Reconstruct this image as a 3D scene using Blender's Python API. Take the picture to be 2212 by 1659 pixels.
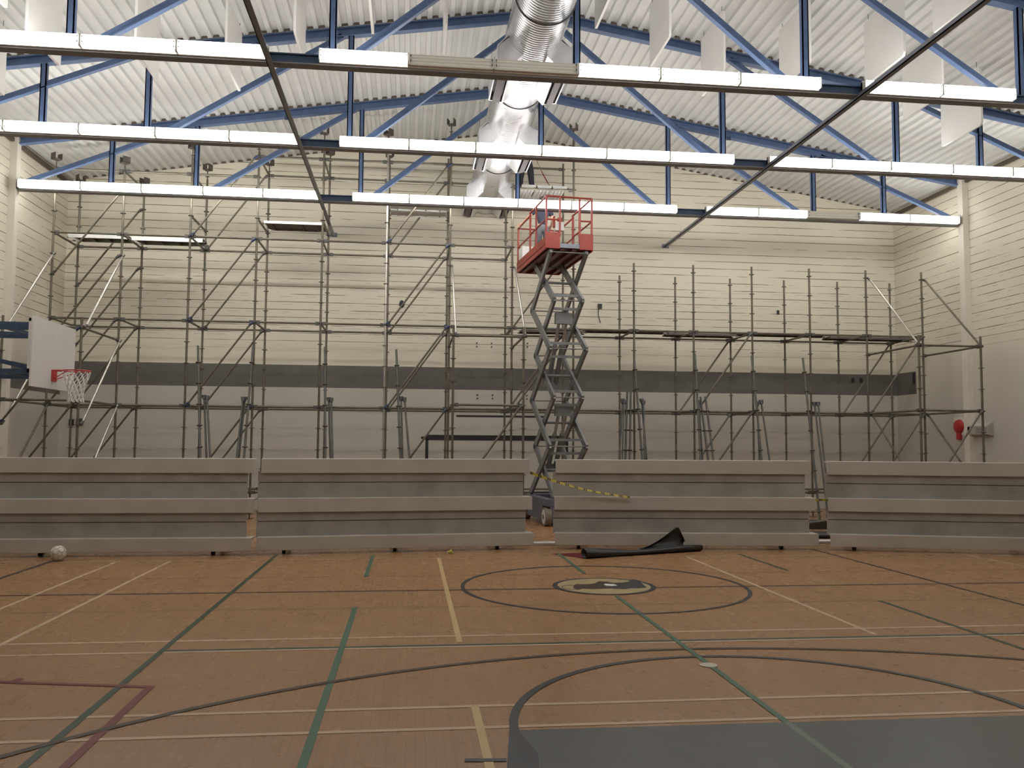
import bpy, math, random
from mathutils import Vector as V, Matrix

for o in list(bpy.data.objects): bpy.data.objects.remove(o)
S = bpy.context.scene
COL = S.collection
rnd = random.Random(7)

# ------------------------------------------------------------------ camera, world, exposure
IMG_W, IMG_H, FPX, CAMH = 2212, 1659, 1870.0, 1.83
def _cam_axes():
    y = V((886 - IMG_W/2, 957 - IMG_H/2, FPX)).normalized()      # depth direction of the hall, in camera axes (x right, y down, z forward)
    u = V((1, .0068, 0))
    up = y.cross(u).normalized()
    if up.y > 0: up = -up
    x = y.cross(up).normalized()
    if x.x < 0: x = -x
    return x, y, up
AX, AY, AZ = _cam_axes()
right = V((AX.x, AY.x, AZ.x)); down = V((AX.y, AY.y, AZ.y)); fwd = V((AX.z, AY.z, AZ.z))
cd = bpy.data.cameras.new('camera'); cam = bpy.data.objects.new('camera', cd); COL.objects.link(cam)
M3 = Matrix((right, -down, -fwd)).transposed()
cam.matrix_world = Matrix.Translation((0, 0, CAMH)) @ M3.to_4x4()
cd.sensor_fit = 'HORIZONTAL'; cd.sensor_width = 36; cd.lens = FPX/IMG_W*36; cd.clip_end = 200
S.camera = cam
def ray(px, py):
    d = V((px - IMG_W/2, py - IMG_H/2, FPX))
    return V((AX.dot(d), AY.dot(d), AZ.dot(d)))
def atY(px, py, Y):
    r = ray(px, py); return r*(Y/r.y) + V((0, 0, CAMH))
def atZ(px, py, z):
    r = ray(px, py); return r*((z - CAMH)/r.z) + V((0, 0, CAMH))

w = bpy.data.worlds.new('world'); S.world = w; w.use_nodes = True
w.node_tree.nodes['Background'].inputs[0].default_value = (.6, .65, .7, 1)
w.node_tree.nodes['Background'].inputs[1].default_value = .03
S.view_settings.view_transform = 'Standard'; S.view_settings.look = 'None'
S.view_settings.gamma = 1; S.view_settings.use_curve_mapping = False
S.view_settings.exposure = .85
LAMP = 6.0          # emission of a lit strip-light lens

# ------------------------------------------------------------------ materials
MATS = {}
def mat(name, col, rough=.6, metal=0.0, noise=0.0, nscale=8, bump=0.0, spec=.5):
    if name in MATS: return MATS[name]
    m = bpy.data.materials.new(name); m.use_nodes = True; MATS[name] = m
    nt = m.node_tree; b = nt.nodes['Principled BSDF']
    b.inputs['Base Color'].default_value = (*col, 1); b.inputs['Roughness'].default_value = rough
    b.inputs['Metallic'].default_value = metal; b.inputs['Specular IOR Level'].default_value = spec
    if noise or bump:
        g = nt.nodes.new('ShaderNodeNewGeometry'); n = nt.nodes.new('ShaderNodeTexNoise')
        n.inputs['Scale'].default_value = nscale; n.inputs['Detail'].default_value = 5
        nt.links.new(g.outputs['Position'], n.inputs['Vector'])
        if noise:
            r = nt.nodes.new('ShaderNodeMapRange')
            r.inputs['From Min'].default_value = .3; r.inputs['From Max'].default_value = .7
            r.inputs['To Min'].default_value = 1 - noise; r.inputs['To Max'].default_value = 1 + noise
            mx = nt.nodes.new('ShaderNodeVectorMath'); mx.operation = 'SCALE'
            mx.inputs[0].default_value = col
            nt.links.new(n.outputs['Fac'], r.inputs['Value']); nt.links.new(r.outputs[0], mx.inputs['Scale'])
            nt.links.new(mx.outputs[0], b.inputs['Base Color'])
        if bump:
            bp = nt.nodes.new('ShaderNodeBump'); bp.inputs['Strength'].default_value = bump; bp.inputs['Distance'].default_value = .01
            nt.links.new(n.outputs['Fac'], bp.inputs['Height']); nt.links.new(bp.outputs[0], b.inputs['Normal'])
    return m
def emis(name, col, s):
    m = bpy.data.materials.new(name); m.use_nodes = True; MATS[name] = m
    b = m.node_tree.nodes['Principled BSDF']
    b.inputs['Base Color'].default_value = (.9, .9, .9, 1)
    b.inputs['Emission Color'].default_value = (*col, 1); b.inputs['Emission Strength'].default_value = s
    return m

class NT:
    """tiny node helper"""
    def __init__(s, name):
        s.m = bpy.data.materials.new(name); s.m.use_nodes = True; MATS[name] = s.m
        s.t = s.m.node_tree; s.b = s.t.nodes['Principled BSDF']
    def n(s, typ, **kw):
        n = s.t.nodes.new(typ)
        for k, v in kw.items():
            if k.startswith('i_'): n.inputs[int(k[2:]) if k[2:].isdigit() else k[2:].replace('_', ' ')].default_value = v
            else: setattr(n, k, v)
        return n
    def math(s, op, a, b=None, c=None, clamp=False):
        n = s.t.nodes.new('ShaderNodeMath'); n.operation = op; n.use_clamp = clamp
        for i, v in enumerate((a, b, c)):
            if v is None: continue
            if isinstance(v, (int, float)): n.inputs[i].default_value = v
            else: s.t.links.new(v, n.inputs[i])
        return n.outputs[0]
    def link(s, a, b): s.t.links.new(a, b)
    def mix(s, f, a, b):
        n = s.t.nodes.new('ShaderNodeMix'); n.data_type = 'RGBA'
        for i, v in ((0, f), (6, a), (7, b)):
            if isinstance(v, tuple): n.inputs[i].default_value = (*v, 1) if len(v) == 3 else v
            elif isinstance(v, (int, float)): n.inputs[i].default_value = v
            else: s.t.links.new(v, n.inputs[i])
        return n.outputs[2]
    def smooth(s, x, a, b):
        n = s.t.nodes.new('ShaderNodeMapRange'); n.interpolation_type = 'SMOOTHSTEP'; n.clamp = True
        s.t.links.new(x, n.inputs['Value']); n.inputs['From Min'].default_value = a; n.inputs['From Max'].default_value = b
        return n.outputs[0]

WALLC = (.73, .68, .56)
def wall_mat(name, horiz, band):
    """painted block wall: open bed joints above 4.4 m, a grey painted band; horiz = index of the wall's horizontal axis"""
    k = NT(name)
    g = k.n('ShaderNodeNewGeometry'); sp = k.n('ShaderNodeSeparateXYZ'); k.link(g.outputs['Position'], sp.inputs[0])
    hx, z = sp.outputs[horiz], sp.outputs[2]
    cmb = k.n('ShaderNodeCombineXYZ'); k.link(k.math('MULTIPLY', hx, .9), cmb.inputs[0]); k.link(k.math('MULTIPLY', z, 4.65), cmb.inputs[2])
    nz = k.n('ShaderNodeTexNoise', i_Scale=1.0, i_Detail=6.0, i_Roughness=.6); k.link(cmb.outputs[0], nz.inputs['Vector'])
    course = k.math('DIVIDE', z, .215)
    wob = k.n('ShaderNodeTexNoise', i_Scale=1.3, i_Detail=3.0); k.link(g.outputs['Position'], wob.inputs['Vector'])
    course = k.math('ADD', course, k.math('MULTIPLY', wob.outputs['Fac'], .08))
    fr = k.math('FRACT', course)
    d = k.math('ABSOLUTE', k.math('SUBTRACT', fr, .5))
    # width of the joint changes along the course, and it is filled where the noise is low
    wd = k.math('MULTIPLY', k.smooth(nz.outputs['Fac'], .30, .60), .045)
    joint = k.math('LESS_THAN', d, wd)
    up = k.smooth(z, 4.05, 4.9)
    dash = k.smooth(nz.outputs['Fac'], .36, .46)
    up2 = k.math('MAXIMUM', up, k.math('MULTIPLY', 0.0, up))
    jf = k.math('MULTIPLY', k.math('MULTIPLY', joint, dash), up2)
    # a second set of fine broken lines half a course up, on the middle storey
    fr2 = k.math('FRACT', k.math('ADD', course, .33)); d2 = k.math('ABSOLUTE', k.math('SUBTRACT', fr2, .5))
    cm2 = k.n('ShaderNodeCombineXYZ'); k.link(k.math('MULTIPLY', hx, 2.2), cm2.inputs[0]); k.link(k.math('MULTIPLY', z, 4.65), cm2.inputs[2])
    nz2 = k.n('ShaderNodeTexNoise', i_Scale=1.0, i_Detail=3.0); k.link(cm2.outputs[0], nz2.inputs['Vector'])
    j2 = k.math('MULTIPLY', k.math('LESS_THAN', d2, .022), k.smooth(nz2.outputs['Fac'], .5, .56))
    j2 = k.math('MULTIPLY', j2, k.math('MULTIPLY', k.smooth(z, 4.2, 4.8), k.smooth(z, 7.0, 6.2)))
    jf = k.math('MAXIMUM', jf, k.math('MULTIPLY', j2, .6))
    big = k.n('ShaderNodeTexNoise', i_Scale=.55, i_Detail=4.0); k.link(g.outputs['Position'], big.inputs['Vector'])
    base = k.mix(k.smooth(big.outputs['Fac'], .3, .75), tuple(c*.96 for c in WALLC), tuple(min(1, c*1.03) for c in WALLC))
    base = k.mix(k.math('LESS_THAN', z, band[0]+.3) if not band[2] else k.smooth(z, 5.2, 2.4), base, k.mix(k.smooth(big.outputs['Fac'], .3, .75), (.52, .495, .44), (.57, .54, .48)))  # greyer lower coat, darkened to paint in light falloff; soft fade on side walls
    col = k.mix(k.math('MULTIPLY', jf, .9), base, (.13, .105, .075))
    if band:
        z0, z1, lim = band
        bf = k.math('MULTIPLY', k.math('GREATER_THAN', z, z0), k.math('LESS_THAN', z, z1))
        if lim: bf = k.math('MULTIPLY', bf, k.math('GREATER_THAN', sp.outputs[1], lim))
        brick = k.n('ShaderNodeTexBrick', i_Scale=1.0); brick.inputs['Color1'].default_value = (.135, .125, .115, 1); brick.inputs['Color2'].default_value = (.155, .145, .132, 1)
        brick.inputs['Mortar'].default_value = (.13, .12, .11, 1); brick.inputs['Mortar Size'].default_value = .004
        brick.inputs['Brick Width'].default_value = .43; brick.inputs['Row Height'].default_value = .215
        cv = k.n('ShaderNodeCombineXYZ'); k.link(hx, cv.inputs[0]); k.link(z, cv.inputs[1]); k.link(cv.outputs[0], brick.inputs['Vector'])
        col = k.mix(bf, col, brick.outputs['Color'])
    k.link(col, k.b.inputs['Base Color'])
    k.b.inputs['Roughness'].default_value = .55; k.b.inputs['Specular IOR Level'].default_value = .25
    fine = k.n('ShaderNodeTexNoise', i_Scale=22.0, i_Detail=4.0); k.link(g.outputs['Position'], fine.inputs['Vector'])
    hgt = k.math('SUBTRACT', k.math('MULTIPLY', fine.outputs['Fac'], .35), k.math('MULTIPLY', k.math('MULTIPLY', k.math('LESS_THAN', d, .06), up), .9))
    bp = k.n('ShaderNodeBump', i_Strength=.35, i_Distance=.012); k.link(hgt, bp.inputs['Height']); k.link(bp.outputs[0], k.b.inputs['Normal'])
    return k.m

def floor_mat():
    k = NT('maple_strip_floor')
    g = k.n('ShaderNodeNewGeometry'); sp = k.n('ShaderNodeSeparateXYZ'); k.link(g.outputs['Position'], sp.inputs[0])
    cv = k.n('ShaderNodeCombineXYZ'); k.link(sp.outputs[1], cv.inputs[0]); k.link(sp.outputs[0], cv.inputs[1])
    br = k.n('ShaderNodeTexBrick', i_Scale=1.0, offset=.37, offset_frequency=3, squash=.7, squash_frequency=5)
    br.inputs['Color1'].default_value = (.33, .178, .084, 1); br.inputs['Color2'].default_value = (.352, .192, .092, 1)
    br.inputs['Mortar'].default_value = (.16, .09, .05, 1); br.inputs['Mortar Size'].default_value = .0011; br.inputs['Bias'].default_value = -.1
    br.inputs['Brick Width'].default_value = 1.0; br.inputs['Row Height'].default_value = .058
    k.link(cv.outputs[0], br.inputs['Vector'])
    cg = k.n('ShaderNodeCombineXYZ'); k.link(k.math('MULTIPLY', sp.outputs[1], 2.0), cg.inputs[0]); k.link(k.math('MULTIPLY', sp.outputs[0], 45.0), cg.inputs[1])
    gr = k.n('ShaderNodeTexNoise', i_Scale=1.0, i_Detail=4.0); k.link(cg.outputs[0], gr.inputs['Vector'])
    big = k.n('ShaderNodeTexNoise', i_Scale=.8, i_Detail=3.0); k.link(g.outputs['Position'], big.inputs['Vector'])
    f = k.math('ADD', k.math('MULTIPLY', gr.outputs['Fac'], .22), k.math('MULTIPLY', big.outputs['Fac'], .2))
    f = k.math('ADD', f, .79)
    vm = k.n('ShaderNodeVectorMath', operation='SCALE'); k.link(br.outputs['Color'], vm.inputs[0]); k.link(f, vm.inputs['Scale'])
    k.link(vm.outputs[0], k.b.inputs['Base Color'])
    k.b.inputs['Specular IOR Level'].default_value = .22
    ro = k.n('ShaderNodeTexNoise', i_Scale=3.0, i_Detail=5.0); k.link(g.outputs['Position'], ro.inputs['Vector'])
    k.link(k.math('ADD', k.math('MULTIPLY', ro.outputs['Fac'], .12), .22), k.b.inputs['Roughness'])
    return k.m

def duct_mat():
    k = NT('galvanised_duct')
    g = k.n('ShaderNodeNewGeometry'); sp = k.n('ShaderNodeSeparateXYZ'); k.link(g.outputs['Position'], sp.inputs[0])
    s = k.math('SINE', k.math('MULTIPLY', sp.outputs[1], 2*math.pi/.075))
    k.b.inputs['Base Color'].default_value = (.60, .60, .62, 1); k.b.inputs['Metallic'].default_value = .95
    n = k.n('ShaderNodeTexNoise', i_Scale=5.0, i_Detail=4.0); k.link(g.outputs['Position'], n.inputs['Vector'])
    k.link(k.math('ADD', k.math('MULTIPLY', n.outputs['Fac'], .12), .23), k.b.inputs['Roughness'])
    bp = k.n('ShaderNodeBump', i_Strength=.22, i_Distance=.005); k.link(s, bp.inputs['Height']); k.link(bp.outputs[0], k.b.inputs['Normal'])
    return k.m

def tape_mat():
    k = NT('caution_tape'); tc = k.n('ShaderNodeNewGeometry'); sp = k.n('ShaderNodeSeparateXYZ'); k.link(tc.outputs['Position'], sp.inputs[0])
    a = k.math('LESS_THAN', k.math('FRACT', k.math('MULTIPLY', sp.outputs[0], 6.3)), .45)
    b = k.math('LESS_THAN', k.math('FRACT', k.math('MULTIPLY', sp.outputs[0], 31.0)), .75)
    k.link(k.mix(k.math('MULTIPLY', a, b), (.45, .34, .02), (.03, .03, .02)), k.b.inputs['Base Color'])
    return k.m

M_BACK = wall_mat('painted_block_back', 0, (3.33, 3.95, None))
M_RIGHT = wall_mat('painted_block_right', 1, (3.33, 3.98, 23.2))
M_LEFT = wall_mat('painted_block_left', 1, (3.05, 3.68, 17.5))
M_FLOOR = floor_mat(); M_DUCT = duct_mat(); M_TAPE = tape_mat()
M_PLAIN = mat('painted_plaster', (.73, .69, .60), .6, noise=.04, nscale=3)
M_DECK = mat('white_roof_deck', (.655, .655, .635), .45, noise=.05, nscale=1.2)
M_BLUE = mat('blue_steel_paint', (.085, .135, .255), .42, noise=.12, nscale=6, spec=.4)
M_NAVY = mat('dark_blue_steel_paint', (.04, .07, .13), .45, noise=.12, nscale=6, spec=.4)
M_BROWN = mat('dark_brown_angle', (.10, .075, .055), .6, noise=.15)
M_STRUT = mat('grey_strut_steel', (.20, .215, .25), .35, .35, noise=.1)
M_GALV = mat('galvanised_tube', (.155, .14, .105), .48, .45, noise=.22, nscale=5)
M_GALVB = mat('bright_galvanised_tube', (.55, .53, .48), .30, .85, noise=.15, nscale=5)
M_GALVD = mat('weathered_galvanised_tube', (.125, .125, .112), .48, .45, noise=.22, nscale=5)
M_ROSE = mat('rosette_steel', (.14, .12, .10), .5, .6)
M_CLAMP = mat('dark_ledger_head', (.11, .11, .115), .5, .6)
M_CLAMPB = mat('blue_ledger_head', (.035, .055, .13), .5, .2)
M_HEAD = mat('u_head_steel', (.12, .105, .09), .6, .4, noise=.15)
M_ALU = mat('aluminium_plank', (.66, .66, .64), .35, .8, noise=.06)
M_PLANKD = mat('plank_underside', (.13, .115, .10), .7, .2, noise=.2)
M_PALE = mat('pale_plank_underside', (.62, .61, .59), .6)
M_WOOD = mat('wood_bearer', (.33, .21, .11), .7, noise=.2)
M_HOUS = mat('fixture_housing', (.62, .61, .56), .45)
M_LENS = emis('lit_lens', (1, .98, .955), LAMP)
M_LENSR = emis('lit_rear_lens', (1, .975, .93), LAMP*1.7)
M_LENSOFF = mat('unlit_lens', (.56, .54, .47), .3)
M_TUBEOFF = mat('unlit_lamp_tube', (.72, .70, .63), .3)
M_CLIP = mat('lens_clip', (.10, .10, .10), .5)
M_BAF = mat('white_baffle_cloth', (.80, .79, .76), .75, noise=.03, nscale=2)
M_BOOT = mat('white_boot_metal', (.66, .66, .67), .35, .7, noise=.05)
M_LOUV = mat('brown_louvre', (.10, .075, .07), .5, .3)
M_BEIGE = mat('beige_seat_board', (.50, .468, .415), .45, noise=.07, nscale=2.5)
M_RISER = mat('grey_riser_panel', (.335, .315, .285), .6, noise=.16, nscale=2.2)
M_SEAM = mat('dark_seam', (.05, .045, .04), .8)
M_BLACK = mat('black_rubber', (.02, .02, .02), .5)
M_DKST = mat('dark_frame_steel', (.06, .055, .05), .6, .3)
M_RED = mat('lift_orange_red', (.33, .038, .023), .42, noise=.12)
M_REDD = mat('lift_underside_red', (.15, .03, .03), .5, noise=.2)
M_ARM = mat('lift_arm_grey', (.22, .225, .225), .45, .25, noise=.12)
M_CHAS = mat('lift_chassis_slate', (.115, .12, .16), .5, noise=.15)
M_WHITE = mat('white_plastic', (.8, .8, .78), .45)
M_CHROME = mat('cylinder_rod', (.55, .55, .55), .3, .8)
M_TIRE = mat('tan_tyre', (.20, .165, .13), .7, noise=.1)
M_HUB = mat('pale_wheel_hub', (.66, .66, .66), .5)
M_MAT = mat('black_vinyl_sheet', (.016, .016, .017), .38, noise=.2)
M_MAROON = mat('maroon_paint', (.12, .02, .025), .85, spec=.15)
M_BOARD = mat('white_backboard', (.70, .685, .67), .4, noise=.03)
M_RIM = mat('red_rim', (.50, .04, .04), .4)
M_NET = mat('white_net', (.75, .73, .70), .8)
M_BALL = mat('white_ball_leather', (.68, .62, .52), .45, noise=.08, nscale=14)
M_SEAMB = mat('ball_seam', (.24, .19, .14), .7)
M_SKIN = mat('skin', (.55, .33, .23), .55)
M_SHIRT = mat('navy_tshirt', (.017, .021, .038), .85, noise=.1)
M_JEANS = mat('grey_jeans', (.10, .105, .12), .85, noise=.2)
M_DARKCL = mat('dark_work_clothes', (.035, .033, .045), .85, noise=.15)
M_HAIR = mat('brown_hair', (.05, .03, .02), .6)
M_BOOTB = mat('work_boot', (.03, .025, .02), .6)
M_SHUT = mat('yellow_nylon', (.55, .60, .10), .5)
M_GREYBOX = mat('grey_box', (.40, .385, .345), .5)
M_BELL = mat('fire_bell_red', (.45, .03, .03), .35)
M_STRAPR = mat('red_strap', (.30, .03, .03), .7)
M_SILL = mat('white_painted_plank', (.70, .70, .70), .5)

# ------------------------------------------------------------------ mesh building
class MB:
    def __init__(s): s.v = []; s.f = []; s.mi = []; s.sm = []; s.mats = []
    def _m(s, m):
        if m not in s.mats: s.mats.append(m)
        return s.mats.index(m)
    def add(s, vs, fs, m, smooth=False):
        b = len(s.v); k = s._m(m); s.v += [tuple(x) for x in vs]
        for f in fs: s.f.append(tuple(b + i for i in f)); s.mi.append(k); s.sm.append(smooth)
    def box(s, a, b, m, fr=None):
        """axis box from corner a to corner b, optionally in frame fr = (origin, ex, ey, ez)"""
        P = [(x, y, z) for x in (a[0], b[0]) for y in (a[1], b[1]) for z in (a[2], b[2])]
        if fr: P = [fr[0] + fr[1]*p[0] + fr[2]*p[1] + fr[3]*p[2] for p in P]
        s.add(P, [(0, 1, 3, 2), (4, 6, 7, 5), (0, 4, 5, 1), (2, 3, 7, 6), (0, 2, 6, 4), (1, 5, 7, 3)], m)
    def bar(s, p, q, w, h, m, side=V((0, 1, 0))):
        """rectangular bar from p to q; w along `side`, h across"""
        p, q = V(p), V(q); d = (q - p).normalized(); sd = V(side); sd = (sd - d*sd.dot(d)).normalized(); n = d.cross(sd)
        s.box((0, -w/2, -h/2), ((q - p).length, w/2, h/2), m, (p, d, sd, n))
    def tube(s, p, q, r, m, n=8, r2=None, cap=True):
        p, q = V(p), V(q); d = (q - p).normalized(); a = d.orthogonal().normalized(); b = d.cross(a); r2 = r if r2 is None else r2
        vs = []
        for i in range(n):
            t = 2*math.pi*i/n; e = a*math.cos(t) + b*math.sin(t); vs += [p + e*r, q + e*r2]
        s.add(vs, [(2*i, (2*i+2) % (2*n), (2*i+3) % (2*n), 2*i+1) for i in range(n)], m, True)
        if cap: s.add(vs, [tuple(2*i for i in range(n))[::-1], tuple(2*i+1 for i in range(n))], m)
    def path(s, pts, r, m, n=6):
        for a, b in zip(pts, pts[1:]): s.tube(a, b, r, m, n)
    def prism(s, poly, axis, m, smooth=False):
        """poly = list of 3D points, extruded by vector axis"""
        n = len(poly); vs = [V(p) for p in poly] + [V(p) + V(axis) for p in poly]
        s.add(vs, [(i, (i+1) % n, n + (i+1) % n, n + i) for i in range(n)], m, smooth)
        s.add(vs, [tuple(range(n))[::-1], tuple(range(n, 2*n))], m)
    def torus(s, c, ax, R, r, m, n=24, k=6):
        ax = V(ax).normalized(); a = ax.orthogonal().normalized(); b = ax.cross(a); vs = []
        for i in range(n):
            t = 2*math.pi*i/n; e = a*math.cos(t) + b*math.sin(t)
            for j in range(k):
                u = 2*math.pi*j/k; vs.append(V(c) + e*(R + r*math.cos(u)) + ax*r*math.sin(u))
        s.add(vs, [(i*k + j, ((i+1) % n)*k + j, ((i+1) % n)*k + (j+1) % k, i*k + (j+1) % k) for i in range(n) for j in range(k)], m, True)
    def sphere(s, c, r, m, n=20, k=12, sc=(1, 1, 1)):
        vs = []; 
        for j in range(k+1):
            ph = math.pi*j/k
            for i in range(n):
                t = 2*math.pi*i/n
                vs.append((c[0] + r*sc[0]*math.sin(ph)*math.cos(t), c[1] + r*sc[1]*math.sin(ph)*math.sin(t), c[2] + r*sc[2]*math.cos(ph)))
        s.add(vs, [(j*n + i, (j+1)*n + i, (j+1)*n + (i+1) % n, j*n + (i+1) % n) for j in range(k) for i in range(n)], m, True)
    def build(s, name, parent=None, bevel=0, origin=None):
        me = bpy.data.meshes.new(name)
        vs = [V(v) - V(origin) for v in s.v] if origin is not None else s.v
        me.from_pydata(vs, [], s.f)
        for m in s.mats: me.materials.append(m)
        me.polygons.foreach_set('material_index', s.mi); me.polygons.foreach_set('use_smooth', s.sm); me.update()
        o = bpy.data.objects.new(name, me); COL.objects.link(o)
        if origin is not None: o.location = origin
        if bevel:
            b = o.modifiers.new('bevel', 'BEVEL'); b.width = bevel; b.segments = 2; b.limit_method = 'ANGLE'
        if parent: attach(o, parent)
        return o
def attach(o, p):
    # every parent here stands unrotated and unscaled, so a shift of the location keeps the child in place
    base = p.location.copy(); q = p.parent
    while q: base += q.location; q = q.parent
    o.parent = p; o.location = o.location - base
def empty(name, loc=(0, 0, 0)):
    o = bpy.data.objects.new(name, None); COL.objects.link(o); o.location = loc; o.empty_display_size = .2; return o
def tag(o, label, cat, group=None):
    o['label'] = label; o['category'] = cat
    if group: o['group'] = group
    return o
def struct(mb, name):
    o = mb.build(name); o['kind'] = 'structure'; return o
def one(mb, name, label, cat, group=None, parent=None, bevel=0):
    return tag(mb.build(name, bevel=bevel), label, cat, group)
ORD = ['first', 'second', 'third', 'fourth', 'fifth', 'sixth', 'seventh', 'eighth', 'ninth', 'tenth', 'eleventh', 'twelfth', 'thirteenth', 'fourteenth', 'fifteenth', 'sixteenth']

# ------------------------------------------------------------------ hall shell
XL, XR, YB, YN = -9.26, 14.36, 24.2, -5.0
RIDGE, ZR, SL = 2.55, 10.72, .158
def zdeck(x): return ZR - SL*abs(x - RIDGE)
T_Y = [13.25, 17.05, 20.9]                       # trusses that the photo shows

m = MB(); m.box((XL-.3, YN-.3, -.2), (XR+.3, YB+.3, 0), M_FLOOR)
# --- court markings: paint on the floor, part of the floor mesh
_zl = [.0006]
def paint(poly, mt):
    _zl[0] += .00012; m.add([(x, y, _zl[0]) for x, y in poly], [tuple(range(len(poly)))], mt)
def line(a, b, wd, mt):
    a, b = V((*a, 0)), V((*b, 0)); n = (b - a).normalized().cross(V((0, 0, 1)))*wd/2
    paint([(p.x, p.y) for p in (a - n, b - n, b + n, a + n)], mt)
def ring(c, r0, r1, mt, a0=0, a1=360, n=72):
    _zl[0] += .00012; vs = []
    for i in range(n+1):
        t = math.radians(a0 + (a1 - a0)*i/n); vs += [(c[0] + r*math.cos(t), c[1] + r*math.sin(t), _zl[0]) for r in (r0, r1)]
    m.add(vs, [(2*i, 2*i+1, 2*i+3, 2*i+2) for i in range(n)], mt)
def fmat(n, c): return mat('court_paint_' + n, c, .3, noise=.06, nscale=6, spec=.2)
P_GRN, P_TEAL, P_YEL = fmat('green', (.028, .062, .038)), fmat('teal', (.055, .14, .095)), fmat('tan', (.56, .40, .19))
P_WHT, P_BRN, P_NAV = fmat('cream', (.56, .41, .27)), fmat('brown', (.06, .026, .012)), fmat('slate', (.032, .036, .044))
P_KEY, P_RED, P_BEI = fmat('grey', (.085, .09, .093)), fmat('maroon', (.17, .022, .028)), fmat('beige', (.40, .32, .17))
P_DBR, P_DISC = fmat('dark_brown', (.05, .03, .02)), fmat('white', (.60, .56, .46))
P_MID = fmat('faint_brown', (.24, .14, .075))
line((-9, 10.99), (14, 10.98), .07, P_BRN); line((-9, 9.9), (14, 9.84), .05, P_MID); line((-9, 12.2), (14, 12.15), .04, P_MID)
for x, c in ((-4.4, P_WHT), (-3.62, P_WHT), (4.53, P_WHT)): line((x, 8.1), (x, 13.9), .05, c)
line((9.4, 8.1), (9.4, 13.9), .05, P_WHT)
line((-9, 8.39), (14, 8.39), .05, P_WHT); line((-9, 7.96), (14, 7.96), .045, P_WHT); line((-2.1, 8.015), (7.1, 8.015), .06, P_GRN)
line((-9, 6.17), (14, 6.17), .05, P_WHT); line((-9, 5.71), (14, 5.71), .05, P_WHT); line((-9, 13.95), (14, 13.95), .04, P_WHT)
line((.48, 14.05), (.48, 8.12), .055, P_YEL); line((.475, 6.2), (.475, 2), .055, P_YEL)
line((-2.13, 14.6), (-2.13, 1), .055, P_GRN); line((7.1, 14.8), (7.1, 1), .055, P_DBR)
line((-.575, 14.41), (-.575, 12.15), .055, P_TEAL); line((-.58, 9.92), (-.58, 1), .055, P_TEAL)
line((5.53, 14.2), (5.53, 12.3), .05, P_GRN); line((5.56, 9.84), (5.56, 1), .05, P_GRN)
line((-5.38, 14.5), (-5.38, 8), .055, P_NAV)
line((-4.2, 7.34), (-1.87, 6.86), .055, P_RED); line((-1.9, 6.87), (-1.9, 1), .06, P_RED); line((-2.97, 7.06), (-2.95, 7.2), .055, P_RED)
# key with its lane, free-throw circle and three-point arc
paint([(.66, 5.63), (.66, 1), (4.36, 1), (4.36, 5.60)], P_KEY)
paint([(.66, 5.66), (.30, 3.0), (.50, 3.0), (.78, 5.2), (.71, 5.63)], P_NAV); paint([(4.36, 5.66), (4.72, 3.0), (4.52, 3.0), (4.24, 5.2), (4.31, 5.63)], P_NAV)
line((.34, 5.14), (.58, 5.12), .05, P_NAV)
ring((2.51, 5.58), 1.79, 1.85, P_NAV, 0, 180, 64); ring((2.52, 1.30), 6.35, 6.41, P_DBR, 0, 180, 110)
line((2.505, 10.4), (2.505, 5.62), .05, P_TEAL); line((2.505, 5.62), (2.505, 1), .05, fmat('pale_teal', (.14, .19, .155)))
line((2.49, 14.5), (2.48, 12.2), .05, P_TEAL)
ring((2.495, 7.11), .001, .075, P_DISC, n=24)
# centre circle and its round crest
CX, CY = 2.515, 11.13
ring((CX, CY), 1.80, 1.85, P_NAV, n=110); ring((CX, CY), .001, .665, P_NAV, n=72); ring((CX, CY), .001, .60, P_BEI, n=72)
def blob(pts, mt): paint([(CX + x, CY + y) for x, y in pts], mt)
blob([(-.40, .0), (-.34, .16), (-.18, .14), (-.08, .20), (.02, .38), (.12, .34), (.18, .2), (.2, .05), (.16, -.2), (-.02, -.22), (-.2, -.25), (-.32, -.2), (-.4, -.3), (-.43, -.15)], P_DBR)
blob([(.14, .22), (.30, .24), (.42, .32), (.46, .48), (.52, .50), (.58, .36), (.55, .2), (.54, .05), (.52, -.18), (.42, -.22), (.30, -.22), (.2, -.28), (.06, -.24), (.1, -.05)], P_NAV)
blob([(.02, .10), (.06, .17), (.16, .12), (.19, .02), (.10, -.02), (.03, 0)], fmat('logo_white', (.72, .72, .70)))
ring((CX - .42, CY - .08), .13, .15, P_DBR, 70, 290, 20); ring((CX - .42, CY - .08), .18, .195, P_DBR, 80, 280, 20)
o = struct(m, 'floor')

# walls
def gable(y0, y1, name, mt):
    m = MB(); P = [(XL-.3, -.0), (XR+.3, -.0), (XR+.3, zdeck(XR+.3)+.05), (RIDGE, ZR+.05), (XL-.3, zdeck(XL-.3)+.05)]
    m.prism([(x, y0, z) for x, z in P], (0, y1 - y0, 0), mt); return struct(m, name)
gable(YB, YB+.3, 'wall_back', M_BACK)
gable(YN-.3, YN, 'wall_front', M_PLAIN)
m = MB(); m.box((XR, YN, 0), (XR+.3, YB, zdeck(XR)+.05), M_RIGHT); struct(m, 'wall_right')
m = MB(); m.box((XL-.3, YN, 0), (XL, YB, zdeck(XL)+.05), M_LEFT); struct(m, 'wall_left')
# pilasters under the truss ends
for i, y in enumerate(T_Y):
    m = MB(); m.box((XR-.16, y-.24, 0), (XR, y-.03, zdeck(XR)), M_PLAIN); struct(m, f'trim_{2*i+1}')
    m = MB(); m.box((XL, y-.14, 0), (XL+.16, y+.05, zdeck(XL)), M_PLAIN); struct(m, f'trim_{2*i+2}')
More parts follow.
